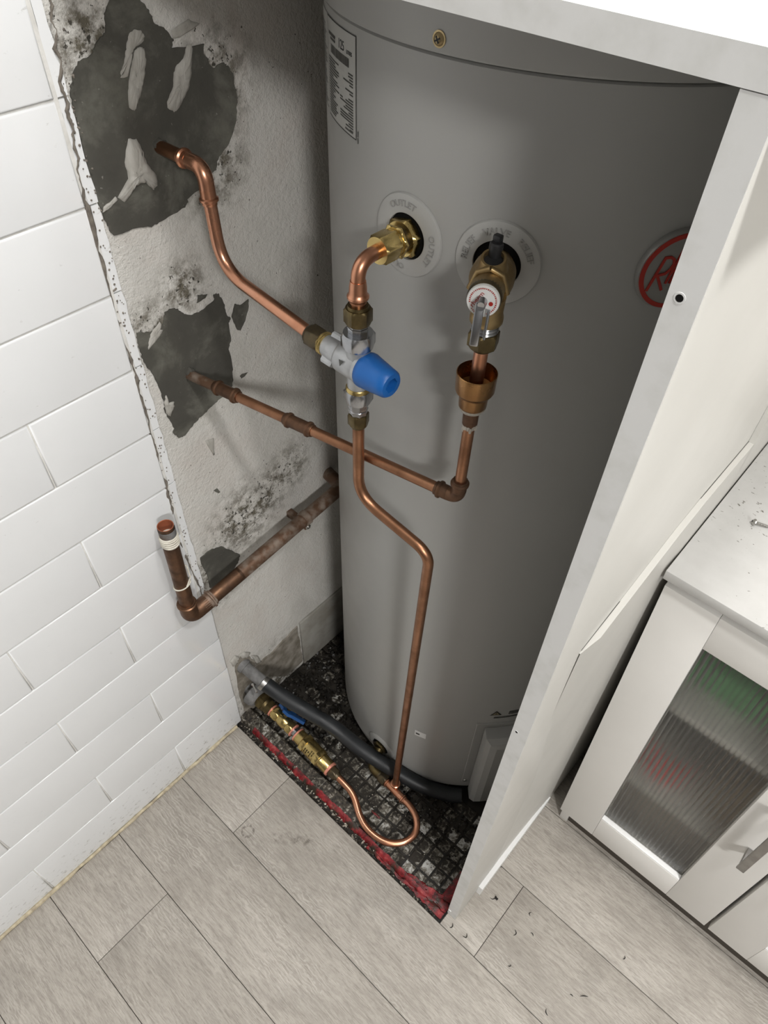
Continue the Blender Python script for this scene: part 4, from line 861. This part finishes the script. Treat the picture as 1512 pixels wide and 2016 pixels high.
build('lever_pivot', MB().lathe(cc, dv, [(-0.001, 0.0036), (0.010, 0.0036), (0.012, 0.003)], 16).tube([cc + dv * 0.006 + upc * 0.004, cc + dv * 0.0125 + upc * 0.002], 0.0028, 10), M['chrome'], rv)
build('split_ring', MB().tube([cc + dv * 0.004 + rt * 0.0058 + upc * -0.004, cc + dv * 0.006 + rt * 0.0062 + upc * -0.013, cc + dv * 0.005 + rt * 0.0058 + upc * -0.023, cc + dv * 0.004 + rt * 0.0058 + upc * -0.029], 0.0012, 8), M['chrome'], rv)
od = (DRX, DRY, 0)
build('drain_leg', MB().lathe(od, ZU, [(1.1115, 0.0125), (1.1135, 0.0140), (1.118, 0.0140), (1.122, 0.0128), (1.136, 0.0135)], 28), M['bronze'], rv)
build('drain_thread', MB().lathe(od, ZU, [(1.100 + i * 0.0015, 0.0118 if i % 2 else 0.0110) for i in range(9)], 24), M['chrome'], rv)
build('drain_nut', MB().hexnut(od, ZU, 1.0885, 1.1035, 0.0240, rot=.35).lathe(od, ZU, [(1.0855, 0.0088), (1.0890, 0.0104)], 24), M['brass_dark'], rv)
# air-gap pipe, tundish cup and drain
dp = thing('relief_drop_pipe', 'short copper pipe dropping from the relief valve into the brass cup', 'pipe', (DRX, DRY, 1.046))
build('tube', MB().tube([(DRX, DRY, 1.096), (DRX - 0.0006, DRY, 1.050)], 0.0063, 20, True, False), M['copper'], dp)
build('tube_mouth', MB().lathe((DRX - .0006, DRY, 1.0505), (0, 0, 1), [(0, 0.0063), (0, 0.0053), (0.012, 0.0053)], 20, False, True), M['copper_dull'], dp)
tu = thing('tundish_cup', 'golden brass tundish cup under the relief valve pipe', 'funnel', (DRX - 0.001, DRY, 1.0))
ot = (DRX - 0.001, DRY, 0)
build('cup', MB().lathe(ot, ZU, [(1.0225, 0.0118), (1.0245, 0.0130), (1.0345, 0.0134), (1.0375, 0.0142), (1.0400, 0.0172), (1.0420, 0.0180), (1.0600, 0.0184), (1.0605, 0.0177), (1.0430, 0.0172), (1.0410, 0.0120), (1.0390, 0.005)], 40, False, True), M['gold_cup'], tu)
build('solder_collar', MB().lathe(ot, ZU, [(1.0170, 0.0085), (1.0185, 0.0108), (1.0210, 0.0126), (1.0230, 0.0128)], 32), M['solder'], tu)
build('spigot', MB().lathe(ot, ZU, [(1.000, 0.0066), (1.002, 0.0074), (1.0180, 0.0076)], 28), M['copper_old'], tu)
smv = MB()
for i in range(16):
    a = 2 * math.pi * i / 16; smv.lathe((DRX - 0.001 + 0.0058 * math.cos(a), DRY + 0.0058 * math.sin(a), 0.997 - random.uniform(0, 0.006)), (0.1, 0, 1), [(0, 0.0012), (0.004, 0.0017), (0.006, 0.001)], 8)
build('solder_drips', smv, M['solder'], tu)
EZ = 0.8985; W2 = at(372, 738, 0, XP)
dr = thing('relief_drain_pipe', 'tarnished copper drain pipe running from the brass cup across to the lower cement patch', 'pipe', (DRX, DRY, EZ - 0.01))
build('riser', MB().tube([(DRX - 0.001, DRY, 1.004), (DRX - 0.002, DRY, EZ + 0.012)], 0.0058, 20), M['copper_dull'], dr)
Wp = Vector((XP - 0.003, W2.y, W2.z)); Ep = Vector((DRX - 0.002, DRY, EZ)); dd = (Ep - Wp).normalized()
build('run', MB().tube([Wp + dd * 0.05, Ep - dd * 0.014], 0.0062, 20), M['copper_dull'], dr)
build('wall_end', MB().tube([Wp, Wp + dd * 0.055], 0.0067, 18), M['copper_dirty'], dr)['label'] = 'mortar-stained pipe end at the wall'
build('elbow', MB().tube(fillet([Ep - dd * 0.024, Ep, Ep + Vector((0, 0, 0.024))], 0.014, 10), 0.0078, 22), M['copper_old'], dr)
b = MB(); socket(b, Ep - dd * 0.012, -dd, 0.015); socket(b, Ep + Vector((0, 0, 0.011)), (0, 0, 1), 0.015); build('elbow_mouth', b, M['copper_old'], dr)
def on_run(u): 
    best = min((abs(proj_x(Wp + dd * (k * 0.001)) - u), k) for k in range(0, 420)); return Wp + dd * (best[1] * 0.001)
def proj_x(p_):
    d_ = p_ - CAM; return 756 + FPX * d_.dot(rx) / d_.dot(rz)
build('coupling', coupling(MB(), on_run(446), dd, 0.0205, 0.0080, 0.0100), M['copper_old'], dr); build('coupling', coupling(MB(), on_run(588), dd, 0.0215, 0.0078, 0.0096), M['copper_old'], dr)
# cold supply dropping to the floor
T_ = at(778, 1548, 2, 0.022)
cs = thing('cold_supply_pipe', 'long copper pipe dropping from the tempering valve to the floor tee', 'pipe', (T_.x, T_.y, 0.02))
pa = [Vector((VX, VY, 0.956)), at(706, 975, 1, VY), at(846, 1092, 1, 0.0800), Vector((T_.x, T_.y, 0.030))]
build('tube', MB().tube(fillet(pa, [0.038, 0.026], 12), 0.0064, 22), M['copper_dull'], cs)
# floor assembly
zl = 0.020
tee_a = at(748, 1527, 2, zl); tee_b = at(806, 1588, 2, zl); tm = at(777, 1556, 2, zl); td = (tee_b - tee_a).normalized()
lp = thing('floor_loop_pipe', 'copper pipe looping on the mosaic floor to the brass check valve', 'pipe', (tee_b.x, tee_b.y, FA))
build('tee', MB().tube([tm - td * 0.019, tm + td * 0.021], 0.0079, 22).tube([Vector((T_.x, T_.y, zl)), Vector((T_.x, T_.y, zl + 0.017))], 0.0080, 22), M['copper'], lp)
b = MB(); socket(b, tm + td * 0.012, td, 0.016); socket(b, tm - td * 0.010, -td, 0.016); socket(b, Vector((T_.x, T_.y, zl + 0.008)), (0, 0, 1), 0.014); build('tee_mouth', b, M['copper'], lp)
ld_px = [(796, 1576), (806, 1586), (817, 1604), (821, 1626), (814, 1645), (795, 1658), (770, 1660), (745, 1650), (722, 1630), (708, 1605), (699, 1575), (690, 1557), (676, 1541), (664, 1529)]
lz = [zl, zl, .018, .015, .013, .012, .012, .013, .016, .020, .026, .031, .036, .039]
loop = [at(u, v_, 2, z) for (u, v_), z in zip(ld_px, lz)]
build('loop', MB().tube(smooth_path(loop, 7), 0.0066, 20), M['copper'], lp)
# dark inlet fitting from the tee to the tank
fi = thing('inlet_fitting', 'dark oxidised fitting joining the floor tee to the heater inlet', 'pipe fitting', (tee_a.x, tee_a.y, FA))
q = tm - td * 0.024; build('nut', MB().hexnut(q, -td, 0.0, 0.016, 0.0225, rot=.3).lathe(q, -td, [(0.015, 0.0095), (0.022, 0.0100)], 20), M['brass_black'], fi)
q2 = q - td * 0.020; e_ = q2 - td * 0.022
build('elbow', MB().tube(fillet([q2, e_, Vector((cy(TH3, Z3, 0.004).x, cy(TH3, Z3, 0.004).y, Z3))], 0.012, 8), 0.0105, 20), M['brass_dark'], fi)
# check valve + ball valve + wall flange
PV = [at(662, 1527, 2, 0.040), at(585, 1445, 2, 0.054), at(578, 1438, 2, 0.056), at(535, 1397, 2, 0.066), at(497, 1356, 2, 0.078)]
d1 = (PV[1] - PV[0]).normalized(); l1 = (PV[1] - PV[0]).length
cv = thing('check_valve', 'shiny brass check valve with copper sealing rings on the floor', 'valve', (PV[0].x, PV[0].y, FA))
o_ = PV[0]
build('tail_nut', MB().hexnut(o_, d1, 0.000, 0.016, 0.0225, rot=.2).lathe(o_, d1, [(-0.006, 0.0080), (0.001, 0.0098)], 20), M['brass_black'], cv)
build('sealing_ring', MB().lathe(o_, d1, [(0.0155, 0.0135), (0.0158, 0.0150), (0.0205, 0.0152), (0.0208, 0.0140)], 28), M['copper_ring'], cv)
build('body', MB().lathe(o_, d1, [(0.0205, 0.0140), (0.022, 0.0147), (0.042, 0.0150), (0.043, 0.0158), (0.0435, 0.0175), (0.094, 0.0175), (0.0955, 0.0165), (0.097, 0.0150), (l1 - 0.004, 0.0146), (l1 - 0.003, 0.013)], 36), M['brass'], cv)
for t in (0.0445, 0.0835): build('wrench_band', MB().hexnut(o_, d1, t, t + 0.011, 0.0352, .0006, rot=.3), M['brass'], cv)
pl_ = MB(); dn = (Vector((0.35, -0.75, 0.75))); dn = (dn - d1 * dn.dot(d1)).normalized(); tn = d1.cross(dn)
for i in range(5):
    for k in range(3):
        if random.random() < .2: continue
        c_ = o_ + d1 * (0.060 + i * 0.0048) + tn * (k - 1) * 0.0055 + dn * (math.sqrt(max(0, 0.0175 ** 2 - ((k - 1) * 0.0055) ** 2)) + 0.00025)
        dn2 = (c_ - (o_ + d1 * (0.060 + i * 0.0048))).normalized(); t2 = d1.cross(dn2)
        pl_.add([c_ + d1 * a * 0.0013 + t2 * b__ * 0.0022 for a, b__ in ((-1, -1), (1, -1), (1, 1), (-1, 1))], [(0, 1, 2, 3)])
build('stamped_print', pl_, M['brass_dark'], cv, smooth=False)
build('sealing_ring', MB().lathe(o_, d1, [(l1 - 0.0040, 0.0130), (l1 - 0.0038, 0.0152), (l1 - 0.0005, 0.0152), (l1 - 0.0003, 0.0130)], 28), M['copper_ring'], cv)
d2 = (PV[3] - PV[2]).normalized(); l2 = (PV[3] - PV[2]).length
bv = thing('ball_valve', 'brass ball valve with a blue lever beside the drain hose', 'valve', (PV[2].x, PV[2].y, FA))
o_ = PV[2]
build('link_nipple', MB().lathe(o_, d2, [(-0.008, 0.0095), (0.003, 0.0095)], 24), M['chrome'], bv)
build('sealing_ring', MB().lathe(o_, d2, [(-0.0015, 0.011), (-0.0013, 0.0142), (0.0015, 0.0142), (0.0017, 0.011)], 28), M['copper_ring'], bv)
build('body', MB().hexnut(o_, d2, 0.0015, 0.016, 0.0255, .002, rot=.2).lathe(o_, d2, [(0.015, 0.0120), (0.018, 0.0118), (0.021, 0.0136), (0.032, 0.0140), (0.040, 0.0120), (0.043, 0.0112)], 32).hexnut(o_, d2, 0.041, 0.056, 0.0250, .002, rot=.2).lathe(o_, d2, [(0.055, 0.0112), (max(l2, 0.058), 0.0112)], 28), M['brass'], bv)
build('sealing_ring', MB().lathe(o_, d2, [(l2 - 0.004, 0.0115), (l2 - 0.0038, 0.0135), (l2 - 0.001, 0.0135), (l2 - 0.0008, 0.0115)], 28), M['copper_ring'], bv)
sn = (Vector((0.10, 0.65, 0.75))); sn = (sn - d2 * sn.dot(d2)).normalized(); sx = d2.cross(sn)
build('stem', MB().lathe(o_ + d2 * 0.031, sn, [(0.010, 0.0065), (0.020, 0.0060), (0.024, 0.0050)], 18), M['brass_dark'], bv)
lev = [(-0.052, -0.004), (-0.048, 0.005), (-0.020, 0.0065), (-0.013, 0.013), (0.006, 0.013), (0.012, 0.007), (0.024, 0.008), (0.026, -0.004), (0.012, -0.007), (0.006, -0.0125), (-0.010, -0.0125), (-0.018, -0.007)]
lc = o_ + d2 * 0.033 + sn * 0.0215
build('blue_lever', MB().poly([lc + d2 * x * 0.85 + sx * y + sn * (0.006 if x < -0.03 else 0) for x, y in lev], sn, 0.0065), M['blue_dark'], bv, smooth=False)['label'] = 'blue lever handle'
build('lever_nut', MB().hexnut(lc, sn, 0.0060, 0.0105, 0.0085, .0008), M['brass_dark'], bv)
o_ = PV[3]; d3 = (PV[4] - PV[3]).normalized(); d3 = d2
wf = thing('wall_flange', 'grey pipe flange with dark brass coupling where the floor pipe enters the wall', 'pipe fitting', (PV[4].x, PV[4].y, PV[4].z - 0.03))
build('coupling', MB().hexnut(o_, d2, 0.000, 0.012, 0.0285, .0015, rot=.2).lathe(o_, d2, [(0.011, 0.0140), (0.015, 0.0165), (0.034, 0.0165), (0.036, 0.0150)], 28).hexnut(o_, d2, 0.018, 0.030, 0.0345, .001, rot=.3), M['brass_dark'], wf)
end = o_ + d2 * 0.035; kx = (XP - end.x) / d2.x
build('grey_boss', MB().lathe(end, d2, [(0, 0.0170), (0.003, 0.0225), (0.010, 0.0265), (0.020, 0.0275), (0.022, 0.0255)], 32).lathe(end, d2, [(0.02, 0.013), (max(0.028, kx + 0.004), 0.013)], 20), M['pvc'], wf)
# drain hose
hz_px = [(518, 1343, .150), (560, 1373, .133), (610, 1403, .115), (660, 1434, .097), (715, 1467, .080), (770, 1499, .066), (830, 1527, .055), (885, 1544, .046), (912, 1551, .040)]
hp = [at(u, v_, 2, z) for u, v_, z in hz_px]
for q in hp:
    r2 = Vector((q.x - TC.x, q.y - TC.y, 0)); need = TR + 0.0155
    if r2.length < need: r2 = r2.normalized() * need; q.x, q.y = TC.x + r2.x, TC.y + r2.y
# near the element cover the hose passes under its raised box
for q in hp[-2:]: q.z = 0.004
hp[-3].z = 0.016; hp[-4].z = 0.034; hp[-5].z = 0.056
hs = thing('drain_hose', 'thick dark grey rubber hose sloping from the wall behind the brass valves', 'hose', (hp[4].x, hp[4].y, FA))
build('hose', MB().tube(smooth_path(hp, 8), 0.0148, 22), M['hose'], hs)
hw = at(481, 1312, 0, XP + 0.004); dh = (hp[0] - hw).normalized()
build('wall_spigot', MB().tube([hw - dh * 0.012, hw + dh * 0.002, hw + dh * 0.003, hp[0] + dh * 0.006], [0.0155, 0.0155, 0.0125, 0.0125], 24), M['pvc'], hs)['label'] = 'grey plastic spigot in the wall'
build('clamp_band', MB().lathe(hp[0], dh, [(-0.002, 0.0150), (-0.0018, 0.0162), (0.007, 0.0162), (0.0072, 0.0150)], 28), M['screw'], hs)
cs_ = hp[0] + Vector((-0.004, -0.017, 0.002)); build('clamp_screw', MB().lathe(cs_ - Vector((.008, 0, 0)), (1, -0.3, -.2), [(0, 0.0036), (0.004, 0.0036), (0.0042, 0.0022), (0.020, 0.0022)], 14), M['screw'], hs)
# old capped supply stub along the wall
SX, SY, SZ = 0.0300, -0.0565, 0.4890
st = thing('capped_supply_pipe', 'brown copper pipe along the wall turning up into an open stub', 'pipe', (SX, SY, SZ - 0.02))
PB = at(600, 1020, 0, SX); PC = at(668, 962, 0, SX); run_d = (PC - Vector((SX, SY, SZ))).normalized()
el = Vector((SX, SY, SZ)); top = Vector((SX, SY + 0.004, 0.7030))
build('wall_run', MB().tube(fillet([el + run_d * 0.10, el + run_d * 0.345, el + run_d * 0.350 + Vector((-0.06, 0.004, 0))], 0.022, 8), 0.0122, 24), M['copper_dirty'], st)
build('run', MB().tube([el + run_d * 0.02, el + run_d * 0.105], 0.0122, 24), M['copper_old'], st)
build('upright', MB().tube([el + Vector((0, 0, 0.015)), top], 0.0114, 26, True, False), M['copper_old'], st)
build('open_mouth', MB().lathe(top, (0, 0, -1), [(0, 0.0114), (-0.0004, 0.0108), (0, 0.0102), (0.020, 0.0098)], 26, False, True), mat('raw_copper_inside', (0.30, 0.09, 0.04), 0.6, 0.3), st)
build('thread', MB().lathe((top.x, top.y, 0), ZU, [(0.680 + i * 0.0016, 0.0119 if i % 2 else 0.0114) for i in range(12)], 26, False, False), M['pvc'], st)
build('sealing_tape', MB().lathe((top.x, top.y - .0002, 0), ZU, [(0.6640, 0.0118)] + [(0.6645 + i * 0.0014, 0.0124 + 0.0006 * (i % 3)) for i in range(14)] + [(0.6845, 0.0118)], 26), M['tape'], st)['label'] = 'wound white thread tape'
ring = [Vector((top.x + 0.0125 * math.cos(a), top.y - 0.002 + 0.0130 * math.sin(a), 0.572 + 0.0035 * math.sin(a * 1.0 + 1.0))) for a in [2 * math.pi * k / 28 for k in range(29)]]
build('string_loop', MB().tube(ring + [ring[-1] + Vector((-0.004, 0.012, 0.010)), ring[-1] + Vector((-0.010, 0.014, 0.030)), ring[-1] + Vector((-0.012, 0.006, 0.042))], 0.0011, 8), M['tape'], st)
build('elbow', MB().tube(fillet([el + run_d * 0.034, el, el + Vector((0, 0, 0.034))], 0.022, 12), 0.0138, 28), M['copper_old'], st)
b = MB(); socket(b, el + run_d * 0.024, run_d, 0.022, 0.0138, 0.0160); build('elbow_mouth', b, M['copper_dirty'], st)
b = MB(); socket(b, el + Vector((0, 0, 0.022)), (0, 0, 1), 0.017, 0.0138, 0.0156); build('elbow_mouth', b, M['copper_old'], st)
pbk = el + run_d * (PB - el).dot(run_d)
build('pipe_clip', MB().lathe(pbk - run_d * 0.006, run_d, [(0, 0.0124), (0.0002, 0.0140), (0.012, 0.0140), (0.0122, 0.0124)], 26).bbox(XP, pbk.x + 0.006, pbk.y - 0.006, pbk.y + 0.006, pbk.z - 0.0230, pbk.z - 0.010, 0.001), M['copper_dirty'], st)
build('clip_screw', MB().lathe((pbk.x + 0.006, pbk.y, pbk.z - 0.0170), (1, -.15, 0), [(0, 0.0052), (0.002, 0.0050), (0.0034, 0.0034), (0.0034, 0.0018), (0.002, 0.0016)], 18), M['screw'], st)

# ------------------------------------------------------------------ lint on the planks
random.seed(17)
def lint(px, label, sz, curl, group=None):
    p_ = at(px[0], px[1], 2, 0.0008); pts_ = []; a = random.uniform(0, 6.28)
    for i in range(7):
        pts_.append(p_ + Vector((sz * (i / 6 - .5) * math.cos(a) - curl * math.sin(a) * math.sin(math.pi * i / 6), sz * (i / 6 - .5) * math.sin(a) + curl * math.cos(a) * math.sin(math.pi * i / 6), 0.0006 + 0.0005 * math.sin(i))))
    r_ = [0.0002, 0.0005, 0.0007, 0.0008, 0.0007, 0.0005, 0.0002]
    o = build('lint_curl', MB().tube(pts_, r_, 6), M['lint']); tag(o, label, 'lint', group)
LB_ = 'tiny dark lint curl on the planks between panel and cabinet'
for px, s_, c_ in (((985, 1704), .008, .003), ((1012, 1836), .010, .004), ((1047, 1840), .007, .002), ((1045, 1800), .007, .003), ((888, 1822), .010, .003), ((915, 1840), .009, .005), ((1003, 1900), .006, .002), ((1150, 1962), .014, .001), ((1125, 1960), .006, .001), ((1077, 1993), .010, .002), ((1228, 1885), .007, .002)):
    lint(px, LB_, s_, c_, 'lint curls on the planks')
p_ = at(977, 1768, 2, 0.002); b = MB()
for i in range(7):
    a = random.uniform(0, 6.28); b.tube([p_ + Vector((random.uniform(-.003, .003), random.uniform(-.003, .003), random.uniform(-.0012, .001))) for _ in range(4)], [0.0006, 0.001, 0.0009, 0.0003], 6)
b.tube([p_, p_ + Vector((-0.004, -0.006, -0.0012)), p_ + Vector((-0.009, -0.007, -0.0014))], [0.0008, 0.0006, 0.0002], 6)
tag(build('lint_clump', b, M['lint']), 'black lint clump on the plank beside the white panel foot', 'lint')
